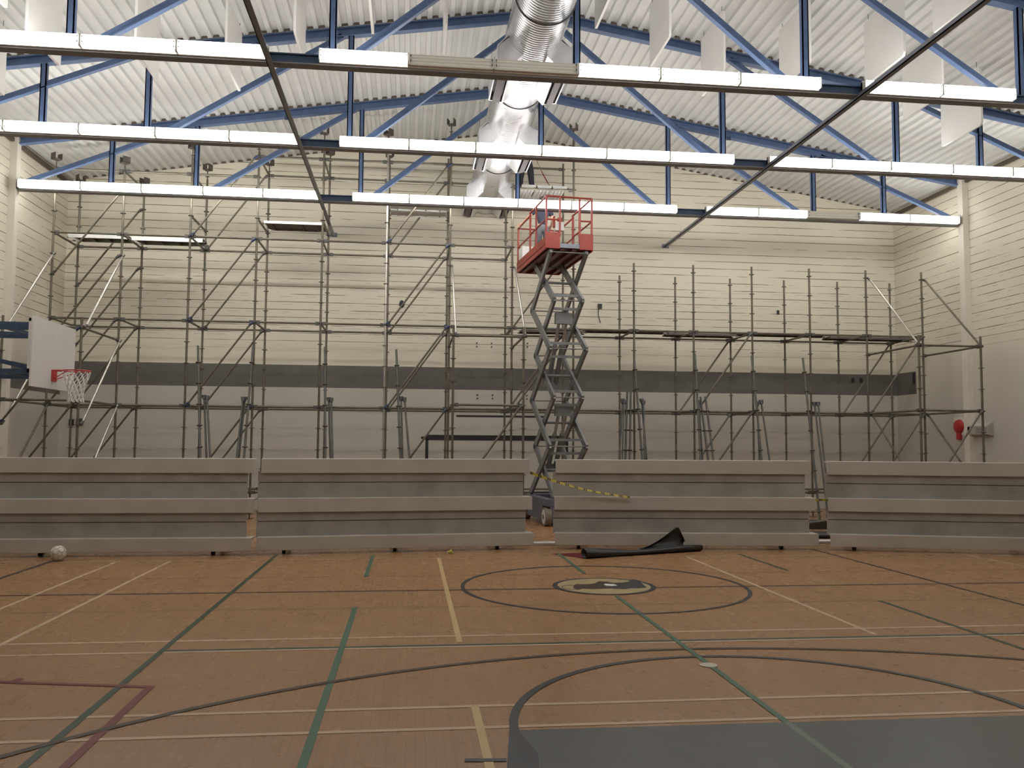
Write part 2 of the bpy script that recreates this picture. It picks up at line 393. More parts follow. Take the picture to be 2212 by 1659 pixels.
# eave angles
for i, (x0, x1) in enumerate(((XR-.09, XR), (XL, XL+.09))):
    m = MB(); z = zdeck(XR) - .03; m.box((x0, YN, z-.11), (x1, YB, z-.03), M_BROWN); struct(m, f'trim_{7+i}')
# corrugated roof deck, ribs along the hall
m = MB(); per = .224; prof_all = []
for sgn in (-1, 1):
    x = 0; prof = []
    L = (RIDGE - XL + .3) if sgn < 0 else (XR + .3 - RIDGE)
    while x < L:
        for dx, dz in ((0, 0), (.085, 0), (.105, .055), (.204, .055)):
            prof.append((RIDGE + sgn*(x + dx), zdeck(RIDGE + sgn*(x + dx)) + dz))
        q = [(RIDGE + sgn*(x + d_), zdeck(RIDGE + sgn*(x + d_)) + e_) for d_, e_ in ((.085, 0), (.105, .055), (.204, .055), (.224, 0))]
        prof_all.append(q); x += per
    vs = []
    for px_, pz in prof: vs += [(px_, YN-.3, pz), (px_, YB+.3, pz)]
    fs = [(2*i, 2*i+1, 2*i+3, 2*i+2) for i in range(len(prof)-1)]
    m.add(vs, fs, M_DECK)
M_CLOS = mat('dark_flute_closure', (.12, .10, .085), .8)
for yy in [T - .082 for T in T_Y] + [YB - .004]:
    for i in range(0, len(prof_all)-1):
        (xa, za), (xb, zb), (xc, zc_), (xd, zd) = prof_all[i]
        m.add([(xa, yy, za), (xb, yy, zb), (xc, yy, zc_), (xd, yy, zd)], [(0, 1, 2, 3)], M_CLOS)
m.box((XL-.4, YN-.4, ZR+.4), (XR+.4, YB+.4, ZR+.5), M_DECK)
struct(m, 'ceiling')

# ------------------------------------------------------------------ roof trusses
ZB = 7.60
NODES = [RIDGE + d for d in (-9.60, -7.68, -3.83, 0, 3.83, 7.68, 9.60)]
TNAME = ['nearest of the three lit rows', 'middle of the three lit rows', 'farthest of the three lit rows, near the back wall']
def truss(y, label):
    t = tag(empty('roof_truss', (RIDGE, y, ZB)), label, 'truss', 'blue roof trusses across the hall')
    m = MB(); x0, x1 = XL+.02, XR-.02                                   # bottom chord: channel with lips
    m.box((x0, y-.02, ZB+.012), (x1, y+.02, ZB+.17), M_NAVY)
    m.box((x0, y-.09, ZB), (x1, y+.09, ZB+.022), mat('chord_flange', (.19, .185, .19), .5, noise=.1)); m.box((x0, y-.07, ZB+.155), (x1, y+.07, ZB+.175), M_NAVY)  # grey flange: lamp glare put into the colour of dark blue steel
    m.build('bottom_chord', t)
    m = MB()
    for a, b in ((XL+.12, RIDGE), (RIDGE, XR-.12)):
        za, zb = zdeck(a)-.012, zdeck(b)-.012
        for (lo, hi, wd) in ((-.022, 0, .16), (-.16, -.022, .03), (-.182, -.16, .16)):
            m.prism([(a, y-wd/2, za+lo), (b, y-wd/2, zb+lo), (b, y-wd/2, zb+hi), (a, y-wd/2, za+hi)], (0, wd, 0), M_BLUE)
    m.build('top_chord', t)
    for x in NODES:
        m = MB(); zt = zdeck(x)-.17
        m.box((x-.055, y-.05, ZB+.17), (x+.055, y-.03, zt), M_BLUE); m.box((x-.055, y-.05, ZB+.17), (x-.035, y+.05, zt), M_BLUE); m.box((x+.035, y-.05, ZB+.17), (x+.055, y+.05, zt), M_BLUE)
        m.build('vertical_web', t)
    D = []
    for s in (-1, 1):
        X = lambda d: RIDGE + s*d
        D += [((X(11.5), ZB+.2), (X(7.9), zdeck(X(7.9))-.17)), ((X(7.35), ZB+.17), (X(4.0), zdeck(X(4.0))-.17)), ((X(3.55), ZB+.17), (X(.2), zdeck(X(.2))-.17))]
    for (xa, za), (xb, zb) in D:
        m = MB(); p, q = V((xa, y, za)), V((xb, y, zb)); d = (q-p).normalized(); n = V((-d.z, 0, d.x))
        if n.z < 0: n = -n
        m.bar(p + n*.02, q + n*.02, .03, .10, M_BLUE); m.bar(p - n*.04, q - n*.04, .10, .02, M_BLUE)
        m.build('diagonal_web', t)
    for x in (RIDGE-5.6, RIDGE+5.4):                                     # small bracket under the top chord
        m = MB(); z = zdeck(x)-.18; m.box((x-.06, y-.1, z-.1), (x+.06, y-.085, z), M_NAVY); m.build('bracket', t)
    return t
for y, l in zip(T_Y, ('blue steel roof truss carrying the nearest row of lights', 'blue steel roof truss carrying the middle row of lights', 'blue steel roof truss carrying the farthest row of lights, by the scaffold')): truss(y, l)

# two grey struts along the hall at bottom-chord level
for x, l in ((-2.2, 'long grey angle strut running to the back wall behind the tall scaffold'), (7.3, 'long grey angle strut running to the bare stretch of the back wall')):
    m = MB(); y0 = 6.0; z = ZB-.04
    m.box((x-.045, y0, z), (x+.045, YB, z+.014), M_STRUT); m.box((x-.045, y0, z), (x-.031, YB, z+.075), M_STRUT)
    m.box((x-.1, YB-.015, z-.02), (x+.1, YB, z+.1), M_STRUT)
    one(m, 'roof_strut', l, 'strut', 'long roof struts')

# ------------------------------------------------------------------ strip lights
LEFT = [-9.04, -7.66, -6.31, -4.92, -3.55, -2.22]; MID = [-1.47, -.11, 1.21, 2.54, 3.87, 5.19, 6.56]; RGT = [7.30, 8.67, 9.98, 11.38, 12.75, 14.13]
ROWN = ['nearest row', 'middle row', 'farthest row']
def strip_light(xa, xb, y, lit, label, grp):
    xc = (xa+xb)/2; t = tag(empty('strip_light', (xc, y-.08, ZB+.02)), label, 'light', grp)
    a, b = xa+.003, xb-.003; z0, z1 = ZB+.022, ZB+.222; yb, yf = y-.092, y-.235
    m = MB(); m.box((a, yb-.05, z0), (b, yb, z1), M_HOUS); m.box((a, y+.092, z0+.06), (b, y+.142, z1), M_HOUS)
    m.box((a+.3, yb-.01, z1-.03), (b-.3, y+.1, z1), M_HOUS)
    for xx in (a+.03, b-.03):
        for zz in (.07, .15): m.box((xx-.008, yf-.004, z0+zz-.014), (xx+.008, yf+.01, z0+zz+.014), M_CLIP)
    m.box((a, yf+.004, z0+.01), (a+.016, yb, z1-.01), M_HOUS); m.box((b-.016, yf+.004, z0+.01), (b, yb, z1-.01), M_HOUS)
    m.build('housing', t)
    m = MB(); a2, b2 = a+.017, b-.017
    if lit:
        m.prism([(a2, yb-.051, z0+.008), (a2, yf+.03, z0+.008), (a2, yf, z0+.04), (a2, yf, z1-.04), (a2, yf+.03, z1-.008), (a2, yb-.051, z1-.008)], (b2-a2, 0, 0), M_LENS)
        m.build('lens', t)
        m = MB(); k0, k1 = y+.092+.051, y+.235
        m.prism([(a2, k0, z0+.062), (a2, k1-.03, z0+.062), (a2, k1, z0+.085), (a2, k1, z1-.04), (a2, k1-.03, z1-.008), (a2, k0, z1-.008)], (b2-a2, 0, 0), M_LENSR)
        m.build('rear_lens', t)
    else:
        m.box((a2, yb-.10, z0+.012), (b2, yb-.052, z1-.012), M_LENSOFF); m.box((a2, yf+.02, z0+.008), (b2, yf+.035, z0+.03), M_LENSOFF); m.build('reflector', t)
        for k in range(3):
            q = MB(); zz = z0+.05+.05*k; q.tube((a2+.02, yf+.05, zz), (b2-.02, yf+.05, zz), .014, M_TUBEOFF, 8); q.build('lamp_tube', t)
    return t
OFF = {(0, 'm', 1), (0, 'm', 2), (2, 'r', 2)}
SIDE = {'l': 'left run', 'm': 'middle run', 'r': 'right run'}
VIS = [(-6.4, 9.9), (-8.0, 13.4), (-99, 99)]
for ti, y in enumerate(T_Y):
    for key, X in (('l', LEFT), ('m', MID), ('r', RGT)):
        vis = [i for i in range(len(X)-1) if X[i+1] > VIS[ti][0] and X[i] < VIS[ti][1]]
        for n_, i in enumerate(vis):
            lit = (ti, key, i) not in OFF
            end = {0: 'leftmost', len(vis)-1: 'rightmost'}.get(n_, ORD[n_] + ' from left')
            strip_light(X[i], X[i+1], y, lit, f"{'glowing white' if lit else 'unlit grey'} strip light, {end} in {SIDE[key]} of {ROWN[ti]}", f'strip lights on the {ROWN[ti]}')
# the next truss towards the camera (above the frame) carries the same lamps
for X in (LEFT, MID, RGT):
    for i in range(len(X)-1):
        strip_light(X[i], X[i+1], 9.4, True, 'glowing white strip light on the truss above the camera', 'strip lights above the camera')

# ------------------------------------------------------------------ acoustic baffles
BAF = [(-7.22, 15.84, 'white hanging baffle at the left edge, beyond the nearest lights'), (-5.94, 14.92, 'large white hanging baffle at upper left, its corner dipping below the nearest lights'),
       (-4.63, 15.85, 'white hanging baffle second from the large upper left one, dipping below the nearest lights'), (-3.34, 16.62, 'white hanging baffle with the long pointed tip left of the grey strut'),
       (-2.03, 15.70, 'narrow white hanging baffle right behind the left grey strut'), (-.75, 14.8, 'short narrow white hanging baffle, left of the two nearest the duct'),
       (.52, 15.85, 'thin white hanging baffle seen edge-on left of the duct'), (3.23, 14.92, 'small white hanging baffle just right of the duct'),
       (4.52, 15.88, 'white hanging baffle second to the right of the duct'), (5.82, 16.66, 'white hanging baffle third to the right of the duct, dipping below the lights'),
       (7.06, 15.7, 'white hanging baffle behind the blue upright right of centre'), (8.33, 14.82, 'broad white hanging baffle left of the crossing grey strut'),
       (9.67, 15.80, 'broad white hanging baffle behind the crossing of strut and blue diagonal'), (11.0, 16.6, 'white hanging baffle lowest at upper right, ending in a pointed corner'),
       (8.35, 12.74, 'bright white hanging baffle at the top edge above the right grey strut'), (-5.93, 12.96, 'bright white hanging baffle cut off by the top left corner')]
for x, yf, l in BAF:
    zt = zdeck(x)-.09; zb = zt-1.19; y0, y1, r = yf-1.27, yf, .07
    t = tag(empty('acoustic_baffle', (x, (y0+y1)/2, zb)), l, 'baffle', 'white acoustic baffles under the roof deck')
    P = []
    for (cy, cz, a0) in ((y1-r, zt-r, 0), (y0+r, zt-r, 90), (y0+r, zb+r, 180), (y1-.015, zb+.015, 270)):
        rr = r if a0 != 270 else .015
        for k in range(5): a = math.radians(a0 + 22.5*k); P.append((cy + rr*math.cos(a), cz + rr*math.sin(a)))
    m = MB(); m.prism([(x-.022, py, pz) for py, pz in P], (.044, 0, 0), M_BAF); m.build('panel', t)
    for yy in (y0+.12, y1-.12):
        m = MB(); m.tube((x, yy, zt-.01), (x, yy, zdeck(x)+.03), .006, M_CLIP, 5); m.build('hook', t)

# ------------------------------------------------------------------ round duct with grille boots
DX, DZ, DR = 2.0, 8.80, .475
t = tag(empty('air_duct', (DX, 12, DZ-DR)), 'round shiny metal air duct under the roof ridge', 'duct')
m = MB(); n = 40; rings = [YN+.05] + [6 + .6*i for i in range(31)] + [24.12]
vs = []
for yy in rings:
    for i in range(n): a = 2*math.pi*i/n; vs.append((DX + DR*math.cos(a), yy, DZ + DR*math.sin(a)))
m.add(vs, [(j*n+i, (j+1)*n+i, (j+1)*n+(i+1) % n, j*n+(i+1) % n) for j in range(len(rings)-1) for i in range(n)], M_DUCT, True)
m.add(vs[-n:], [tuple(range(n))], M_DUCT); m.build('duct_body', t)
for yy in (12.9, 16.3, 20.4):
    m = MB(); m.torus((DX, yy, DZ), (0, 1, 0), DR+.004, .012, M_DKST, 40, 6); m.build('joint_band', t)
for y0, y1 in ((14.05, 15.75), (18.0, 19.9), (22.1, 24.05)):
    for s in (-1, 1):
        m = MB()
        def P(u, v, s=s): return (DX + s*u, DZ + v)
        # outer cheek, sloping neck and inner cheek of the boot, open grille facing down and out
        poly = [P(.45, -.09), P(.64, -.28), P(.64, -.56), P(.618, -.56), P(.618, -.29), P(.43, -.13)]
        m.prism([(x, y0, z) for x, z in poly], (0, y1-y0, 0), M_BOOT)
        poly = [P(.20, -.425), P(.38, -.60), P(.40, -.60), P(.24, -.405)]
        m.prism([(x, y0, z) for x, z in poly], (0, y1-y0, 0), M_BOOT)
        poly = [P(.24, -.405), P(.41, -.20), P(.45, -.12), P(.62, -.29), P(.62, -.56), P(.39, -.59)]
        m.prism([(x, y0, z) for x, z in poly], (0, .02, 0), M_BOOT); m.prism([(x, y1-.02, z) for x, z in poly], (0, .02, 0), M_BOOT)
        b = m.build('boot', t)
        m = MB()
        m.prism([(x, y0+.02, z) for x, z in [P(.44, -.615), P(.57, -.575), P(.57, -.545), P(.44, -.585)]], (0, y1-y0-.04, 0), M_LOUV)
        m.prism([(x, y0+.02, z) for x, z in [P(.40, -.52), P(.615, -.46), P(.615, -.44), P(.40, -.50)]], (0, y1-y0-.04, 0), M_CLIP)
        m.build('grille', b)
for yy in (10.5, 14.0, 18.3, 21.6):
    m = MB(); m.tube((DX-.35, yy, DZ+.35), (DX-.35, yy, zdeck(DX-.35)+.02), .005, M_STRUT, 5); m.tube((DX+.30, yy, DZ+.40), (DX+.30, yy, zdeck(DX+.30)+.02), .005, M_STRUT, 5); m.build('hanger_rod', t)

# ------------------------------------------------------------------ ring scaffold
BAY, SX0, YF, YR, YG = 1.57, -8.50, 21.43, 22.97, 19.10
PIT, Z0, Z1, Z2, Z3 = .5125, .63, 2.68, 4.73, 6.78
def sx(i): return SX0 + BAY*i
ROWY = {'F': YF, 'R': YR, 'G': YG}
def node(r, i, z): return V((sx(i), ROWY[r], z))
TR = .0275
def standard_mesh(m, p, q, first=.14, mt=None, rose=True):
    """tube with a rosette every half metre, from p (foot) to q (tip)"""
    p, q = V(p), V(q); d = (q-p).normalized(); L = (q-p).length; mt = mt or M_GALV
    m.tube(p, q, TR, mt, 8)
    s = first
    while rose and s < L - .05:
        c = p + d*s; m.tube(c - d*.007, c + d*.007, .066, M_ROSE, 8); s += PIT
    if rose: m.tube(q - d*.12, q, .018, mt, 6)
def upright(par, r, i, ztop, head=None, mt=None):
    p = node(r, i, 0); m = MB()
    zt = ztop if head is None else head - .30
    m.box((p.x-.07, p.y-.07, 0), (p.x+.07, p.y+.07, .008), M_ROSE); m.tube((p.x, p.y, 0), (p.x, p.y, .3), .018, M_ROSE, 6)
    standard_mesh(m, (p.x, p.y, .10), (p.x, p.y, zt), Z0 - PIT - .10 + .0, mt)
    o = m.build('upright', par)
    if head is not None:
        m = MB(); z = head; a = rnd.choice((-1, 1))*rnd.uniform(.35, .95); ca, sa = math.cos(a), math.sin(a)
        fr = (V((p.x, p.y, z)), V((ca, sa, 0)), V((-sa, ca, 0)), V((0, 0, 1)))
        m.tube((p.x, p.y, zt-.02), (p.x, p.y, z-.06), .017, M_HEAD, 6)
        m.tube((p.x-.05, p.y, zt+.06), (p.x+.05, p.y, zt+.06), .012, M_HEAD, 5)
        m.box((-.09, -.09, -.065), (.09, .09, -.05), M_HEAD, fr)
        m.box((-.09, -.09, -.065), (-.078, .09, .09), M_HEAD, fr); m.box((.078, -.09, -.065), (.09, .09, .09), M_HEAD, fr)
        m.build('u_head', o)
def htube(par, name, p, q, mt=None, cl=None, r=.026):
    p, q = V(p), V(q); d = (q-p).normalized(); cl = cl or M_CLAMP
    m = MB(); a, b = p + d*.035, q - d*.035
    m.tube(a, b, r, mt or M_GALV, 8)
    sd = V((-d.y, d.x, 0)); sd = sd.normalized() if sd.length > .01 else V((1, 0, 0)); up = d.cross(sd)
    for e, s in ((a, 1), (b, -1)):
        f = (e, d*s, sd, up); m.box((0, -.022, -.04), (.09, .022, .04), cl, f)
    m.build(name, par)
def diag(par, p, q, mt=None, cl=None):
    """diagonal brace bolted to the near side of the rosettes"""
    p, q = V(p), V(q); d = (q-p).normalized(); o = V((0, -.055, 0)) if abs(d.x) > .2 else V((.055, 0, 0))
    h = V((d.x, d.y, 0)).normalized()
    a, b = p + o + h*.05, q + o - h*.05
    m = MB(); m.tube(a, b, .0235, mt or M_GALV, 8)
    for e, s in ((a, 1), (b, -1)):
        m.tube(e - h*s*.05, e + d*s*.10, .03, cl or M_CLAMP, 6)
    m.build('diagonal_brace', par)

tall = tag(empty('scaffold', (sx(3), YF, 0)), 'tall galvanised ring scaffold rising to the roof along the left half of the back wall', 'scaffold', 'ring scaffolds along the back wall')
low = tag(empty('scaffold', (sx(11), YF, 0)), 'lower galvanised ring scaffold with bare tall uprights along the right half of the back wall', 'scaffold', 'ring scaffolds along the back wall')
HF = {0: 8.60, 1: 8.58, 2: 9.02, 3: 9.25, 4: 9.54, 5: 9.58, 6: 9.92, 8: 9.95}
HR = {0: 8.55, 1: 8.54, 2: 8.97, 3: 9.18, 4: 9.53, 5: 9.55}
for i in range(9):
    if i == 7: upright(tall, 'F', 7, 8.42); upright(tall, 'R', 7, 8.40)
    else:
        upright(tall, 'F', i, 0, HF[i], M_GALVB if i in (5,) else None)
        if i in HR: upright(tall, 'R', i, 0, HR[i])
        else: upright(tall, 'R', i, 9.50)
for i in range(9, 15):
    upright(low, 'F', i, 6.47); upright(low, 'R', i, 6.45)
for i in (0, 1, 6, 7): upright(tall, 'G', i, 4.44)
for i in (13, 14): upright(low, 'G', i, 4.46)
for r in 'FR':
    for i in range(14):
        par = tall if i < 8 else low
        for z in (Z0, Z1, Z2): htube(par, 'ledger', node(r, i, z), node(r, i+1, z), cl=M_CLAMPB if (r == 'F' and i in (2, 5)) else None)
    for i in range(7): htube(tall, 'ledger', node(r, i, Z3), node(r, i+1, Z3))
for i in (0, 1, 2): htube(tall, 'ledger', node('F', i, 8.32), node('F', i+1, 8.32))
for i in (3, 4, 5): htube(tall, 'ledger', node('F', i, 8.83), node('F', i+1, 8.83))
for i in (3, 4, 5): htube(tall, 'ledger', node('R', i, 8.83), node('R', i+1, 8.83))
for z in (8.83, 9.34): htube(tall, 'ledger', node('R', 6, z), node('R', 8, z))
htube(tall, 'ledger', node('R', 7, 8.32), node('R', 8, 8.32)); htube(tall, 'ledger', node('F', 7, 8.30), node('F', 8, 8.30))
for i in range(15):
    par = tall if i < 9 else low
    for z in (Z1, Z2): htube(par, 'transom', node('F', i, z), node('R', i, z))
for i in range(8): htube(tall, 'transom', node('F', i, Z3), node('R', i, Z3))
for i in (0, 1, 2): htube(tall, 'transom', node('F', i, 8.32), node('R', i, 8.32))
for i in (3, 4, 6): htube(tall, 'transom', node('F', i, 8.83), node('R', i, 8.83))
for i in (2, 3, 4): htube(tall, 'transom', node('F', i, 7.29), node('R', i, 7.29))
for i in (5, 6): htube(tall, 'transom', node('F', i, 7.80), node('R', i, 7.80))
DG = [('F', 2, Z2, 3, Z3), ('R', 2, Z2, 3, Z3), ('F', 2, Z1, 3, Z2), ('R', 2, Z1, 3, Z2), ('F', 2, Z0, 3, Z1), ('R', 2, Z0, 3, Z1),
      ('F', 2, Z3, 3, 8.83), ('R', 2, Z3, 3, 8.83), ('F', 5, Z3, 6, 8.83), ('R', 5, Z3, 6, 8.83), ('F', 5, Z2, 6, Z3), ('R', 5, Z2, 6, Z3),
      ('F', 5, Z1, 6, Z2), ('R', 5, Z1, 6, Z2), ('F', 5, Z0, 6, Z1),
      ('F', 0, 5.76, 1, 7.80), ('R', 0, 5.76, 1, 7.80), ('F', 0, 4.22, 1, 6.27), ('R', 0, 4.22, 1, 6.27), ('F', 0, Z1, 1, Z2), ('R', 0, Z1, 1, Z2), ('F', 0, Z0, 1, Z1), ('R', 0, Z0, 1, Z1),
      ('R', 7, Z2, 8, Z3), ('F', 7, Z1, 8, Z2), ('R', 7, Z1, 8, Z2),
      ('R', 10, Z1, 11, Z2), ('F', 10, Z1, 11, Z2), ('R', 10, Z0, 11, Z1), ('F', 10, Z0, 11, Z1),
      ('R', 13, Z1, 14, Z2), ('F', 13, Z1, 14, Z2), ('R', 13, Z0, 14, Z1), ('F', 13, Z0, 14, Z1)]
for r, i, z, j, zz in DG: diag(tall if i < 8 else low, node(r, i, z), node(r, j, zz), cl=M_CLAMPB if (i in (2, 5) and r == 'F') else None)
# the returns that stand forward of the front row
for i, par in ((0, tall), (6, tall), (13, low)):
    for z in (Z1, 4.22):
        htube(par, 'ledger', node('G', i, z), node('G', i+1, z))
        for j in (i, i+1): htube(par, 'transom', node('G', j, z), node('F', j, z))
    for j in (i, i+1): diag(par, node('F', j, 6.27), node('G', j, 4.22), M_GALVB if j != 14 else None)
for j in (0, 1): diag(tall, node('F', j, 4.22), node('G', j, 2.17), M_GALVB)
diag(tall, node('G', 0, 2.17), node('G', 1, 4.22), cl=M_CLAMPB); diag(tall, node('G', 0, Z0), node('G', 1, Z1)); diag(tall, node('F', 0, Z1), node('G', 0, Z0)); diag(tall, node('F', 1, Z1), node('G', 1, Z0), M_GALVB)
diag(tall, node('G', 6, Z0), node('G', 7, Z1))
diag(low, node('F', 13, Z1), node('G', 13, Z0)); diag(low, node('F', 14, Z1), node('G', 14, Z0)); diag(low, node('G', 13, Z0), node('G', 14, Z1))

# planks lying on the scaffold
def plank(x0, x1, y0, z, label, wd=.46, h=.06, dark=False, grp=None, pale=False):
    U_ = M_PALE if pale else M_PLANKD
    t = tag(empty('scaffold_plank', ((x0+x1)/2, y0, z)), label, 'plank', grp or 'planks on the scaffold')
    m = MB(); m.box((x0, y0, z), (x1, y0+.03, z+h), M_PLANKD if dark else M_ALU); m.box((x0, y0+wd-.03, z), (x1, y0+wd, z+h), M_PLANKD if dark else M_ALU)
    m.box((x0, y0+.03, z+h-.02), (x1, y0+wd-.03, z+h-.004), U_)
    for k in range(4): xx = x0 + (x1-x0)*(k+.5)/4; m.box((xx-.015, y0+.03, z+.005), (xx+.015, y0+wd-.03, z+h-.02), U_)
    m.build('deck', t)
    m = MB()
    for xx, s in ((x0, -1), (x1, 1)):
        for yy in (y0+.06, y0+wd-.06): m.box((xx, yy-.02, z+.0), (xx+s*.05, yy+.02, z+.03), M_GALV)
    m.build('hook', t)
plank(sx(0)+.10, sx(1)-.08, 22.05, Z3+.028, 'bright metal plank in the scaffold bay nearest the left wall', .5, .10)
plank(sx(1)-.02, sx(2)+.12, 22.15, Z3+.028, 'bright metal plank in the second scaffold bay from the left wall', .5, .10)
plank(sx(3)+.06, sx(4)-.06, 22.0, 7.32, 'pale plank with dark underside in the bay behind the left grey strut', .8)
plank(sx(5)+.06, sx(6)-.06, 21.7, 7.83, 'white plank hidden half behind the farthest lights, left of the duct', .55, pale=True)
plank(sx(5)+.06, sx(6)-.06, 22.30, 7.83, 'white plank beside another, just under the farthest lights', .55, pale=True)
for k in range(3):
    plank(2.72 + .40*k, 3.09 + .40*k, 21.42, 8.345, ['left plank of the deck under the person high on the scaffold', 'middle plank of the deck under the person high on the scaffold', 'right plank of the deck under the person high on the scaffold'][k], 1.58, pale=True)
XP = [sx(7)+.35, sx(8)+.5, sx(10)-.4, sx(11)-.05, sx(13)-.55, sx(14)+.45]
for k in range(5):
    plank(XP[k]+.01, XP[k+1]-.01, 22.35, Z2+.03+(.062 if k % 2 else 0), f'dark long plank on the lower scaffold, {["first beside the lift", "second from the lift", "third from the lift", "fourth from the lift", "last towards the right wall"][k]}', .45, .06, True, 'dark planks on the lower scaffold')

# spare tubes leaning on the scaffold: tip pixel, foot direction pixel at the top of the bleachers, kind, place
def leaner(tp, bp, kind, label, ytop, mt=None):
    T = atY(tp[0], tp[1], ytop); 
    yb = ytop - .95
    B1 = atY(bp[0], bp[1], ytop - .95*(T.z - 1.75)/T.z)             # where the tube passes the height of the bleacher top
    d = B1 - T; B = T + d*((T.z - .03)/(-d.z)) if d.z < 0 else T
    m = MB()
    if kind == 'S':
        standard_mesh(m, B, T, .18, mt or M_GALVD)
        return one(m, 'leaning_standard', label, 'scaffold tube', 'spare tubes leaning on the scaffold')
    m.tube(B, T, .0235, mt or M_GALVD, 8); dd = (T-B).normalized()
    for e, s in ((T, -1), (B, 1)): m.tube(e, e + dd*s*.10, .04, M_CLAMP, 6)
    m.box((T.x-.05, T.y-.03, T.z-.06), (T.x+.05, T.y+.03, T.z+.01), M_CLAMP)
    return one(m, 'leaning_ledger', label, 'scaffold tube', 'spare tubes leaning on the scaffold')
LN = [((427.7, 747), (432.4, 990), 'S', 'spare standard with rosettes, tallest tube of the leftmost leaning bundle', 21.30),
 ((441, 854), (446, 990), 'T', 'plain spare tube beside the tallest one in the leftmost leaning bundle', 21.28),
 ((447, 855), (454, 990), 'T', 'plain spare tube at the right side of the leftmost leaning bundle', 21.22),
 ((546.8, 748), (527, 990), 'S', 'spare standard tilting right above the gap between the two left bleachers', 21.30),
 ((529.5, 858), (516, 990), 'T', 'plain spare tube tilting right, beside the standard above the left bleacher gap', 21.27),
 ((525.5, 858), (511, 990), 'T', 'plain spare tube, outermost left of the bundle above the left bleacher gap', 21.19),
 ((702, 750), (702.6, 990), 'S', 'spare standard between the paired uprights behind the left grey strut', 21.30),
 ((710, 859), (713.6, 990), 'T', 'plain spare tube beside the standard between the paired uprights', 21.29),
 ((715.5, 860), (718.5, 990), 'T', 'plain spare tube at the right of the bundle by the paired uprights', 21.21),
 ((856, 755), (865, 990), 'S', 'spare standard leaning left of the black painted goal', 21.30),
 ((866.5, 857), (869.5, 990), 'T', 'plain spare tube in the middle of the bundle left of the painted goal', 21.28),
 ((873.5, 859), (884.5, 990), 'T', 'plain spare tube leaning out most towards the painted goal', 21.22),
 ((1345, 862), (1337.5, 992), 'T', 'plain spare tube at the far left of the wide bundle right of the lift', 21.28),
 ((1349, 865), (1344.4, 992), 'T', 'plain spare tube second from left in the wide bundle right of the lift', 21.21),
 ((1355, 845), (1351, 992), 'S', 'spare standard third from left in the wide bundle right of the lift', 21.30),
 ((1362.4, 845), (1360.5, 992), 'S', 'spare standard fourth from left in the wide bundle right of the lift', 21.27),
 ((1370, 778), (1387.6, 992), 'S', 'long spare standard crossing the grey band in the wide bundle right of the lift', 21.32),
 ((1386, 862), (1397, 992), 'T', 'plain spare tube at the far right of the wide bundle right of the lift', 21.28),
 ((1389.5, 866), (1393, 992), 'T', 'plain spare tube second from right in the wide bundle right of the lift', 21.20),
 ((1501, 764), (1513.6, 992), 'S', 'longest spare standard in the second bundle right of the lift', 21.31),
 ((1509.6, 865), (1517.6, 992), 'T', 'plain spare tube in the second bundle right of the lift', 21.20),
 ((1513, 858), (1529.5, 992), 'S', 'spare standard in the middle of the second bundle right of the lift', 21.27),
 ((1523.7, 857), (1541, 992), 'S', 'spare standard at the right side of the second bundle right of the lift', 21.29),
 ((1623.7, 769), (1645, 992), 'S', 'longest spare standard in the third bundle right of the lift', 21.31),
 ((1636, 868), (1640, 990), 'T', 'plain spare tube at the left of the third bundle right of the lift', 21.22),
 ((1644, 865), (1662, 992), 'T', 'plain spare tube at the right of the third bundle right of the lift', 21.28),
 ((1734.3, 773.5), (1757, 990), 'S', 'long spare standard leaning by the right-hand bleacher gap', 21.31),
 ((1759, 869), (1774, 995), 'T', 'plain spare tube left of a pair at the right-hand bleacher gap', 21.28),
 ((1767, 869), (1781, 998), 'T', 'plain spare tube right of a pair at the right-hand bleacher gap', 21.21)]
for a in LN: leaner(*a)

# ------------------------------------------------------------------ folded bleachers
def bleacher(P0, P1, label):
    p0, p1 = V((*P0, 0)), V((*P1, 0)); L = (p1-p0).length; ex = (p1-p0).normalized(); ey = V((-ex.y, ex.x, 0)); ez = V((0, 0, 1))
    t = tag(empty('bleacher', (p0+p1)/2), label, 'bleacher', 'folded bleachers across the hall'); fr = (p0, ex, ey, ez)
    Z = [(.07, .285), (.675, .905), (1.315, 1.555)]; off = [0, .12, .24]; ins = [0, 0, .03]
    for (z0, z1), d, s in zip(Z, off, ins):
        m = MB(); m.box((s, d, z0), (L-s, d+.035, z1), M_BEIGE, fr); m.box((s, d+.035, z1-.035), (L-s, d+.30, z1), M_BEIGE, fr)
        m.build('seat_board', t, bevel=.006)
    for k in (0, 1):
        z0, z1 = Z[k][1]-.02, Z[k+1][0]+.03; d = off[k]+.16; sl, s = -.02, .11 + .02*k; zm = z0 + (z1-z0)*.60
        m = MB(); m.box((sl, d, z0), (L-s, d+.02, zm-.006), M_RISER, fr); m.box((sl, d-.006, zm+.006), (L-s, d+.02, z1), M_RISER, fr); m.box((sl+.02, d+.012, zm-.008), (L-s-.02, d+.022, zm+.008), M_SEAM, fr)
        m.build('riser_panel', t)
    for xx in (.5, L*.5, L-.55):
        m = MB()
        m.box((xx-.03, .30, .06), (xx+.03, .36, 1.50), M_DKST, fr); m.box((xx-.03, .85, .06), (xx+.03, .91, 1.48), M_DKST, fr)
        m.box((xx-.03, .10, .06), (xx+.03, .95, .12), M_DKST, fr)
        for z in (.70, 1.34): m.box((xx-.03, .30, z), (xx+.03, .9, z+.05), M_DKST, fr)
        m.build('understructure_frame', t)
        for yy in (.16, .88):
            m = MB(); c = p0 + ex*xx + ey*yy; m.tube(c + ex*-.10 + ez*.052, c + ex*-.045 + ez*.052, .052, M_BLACK, 14); m.build('wheel', t)
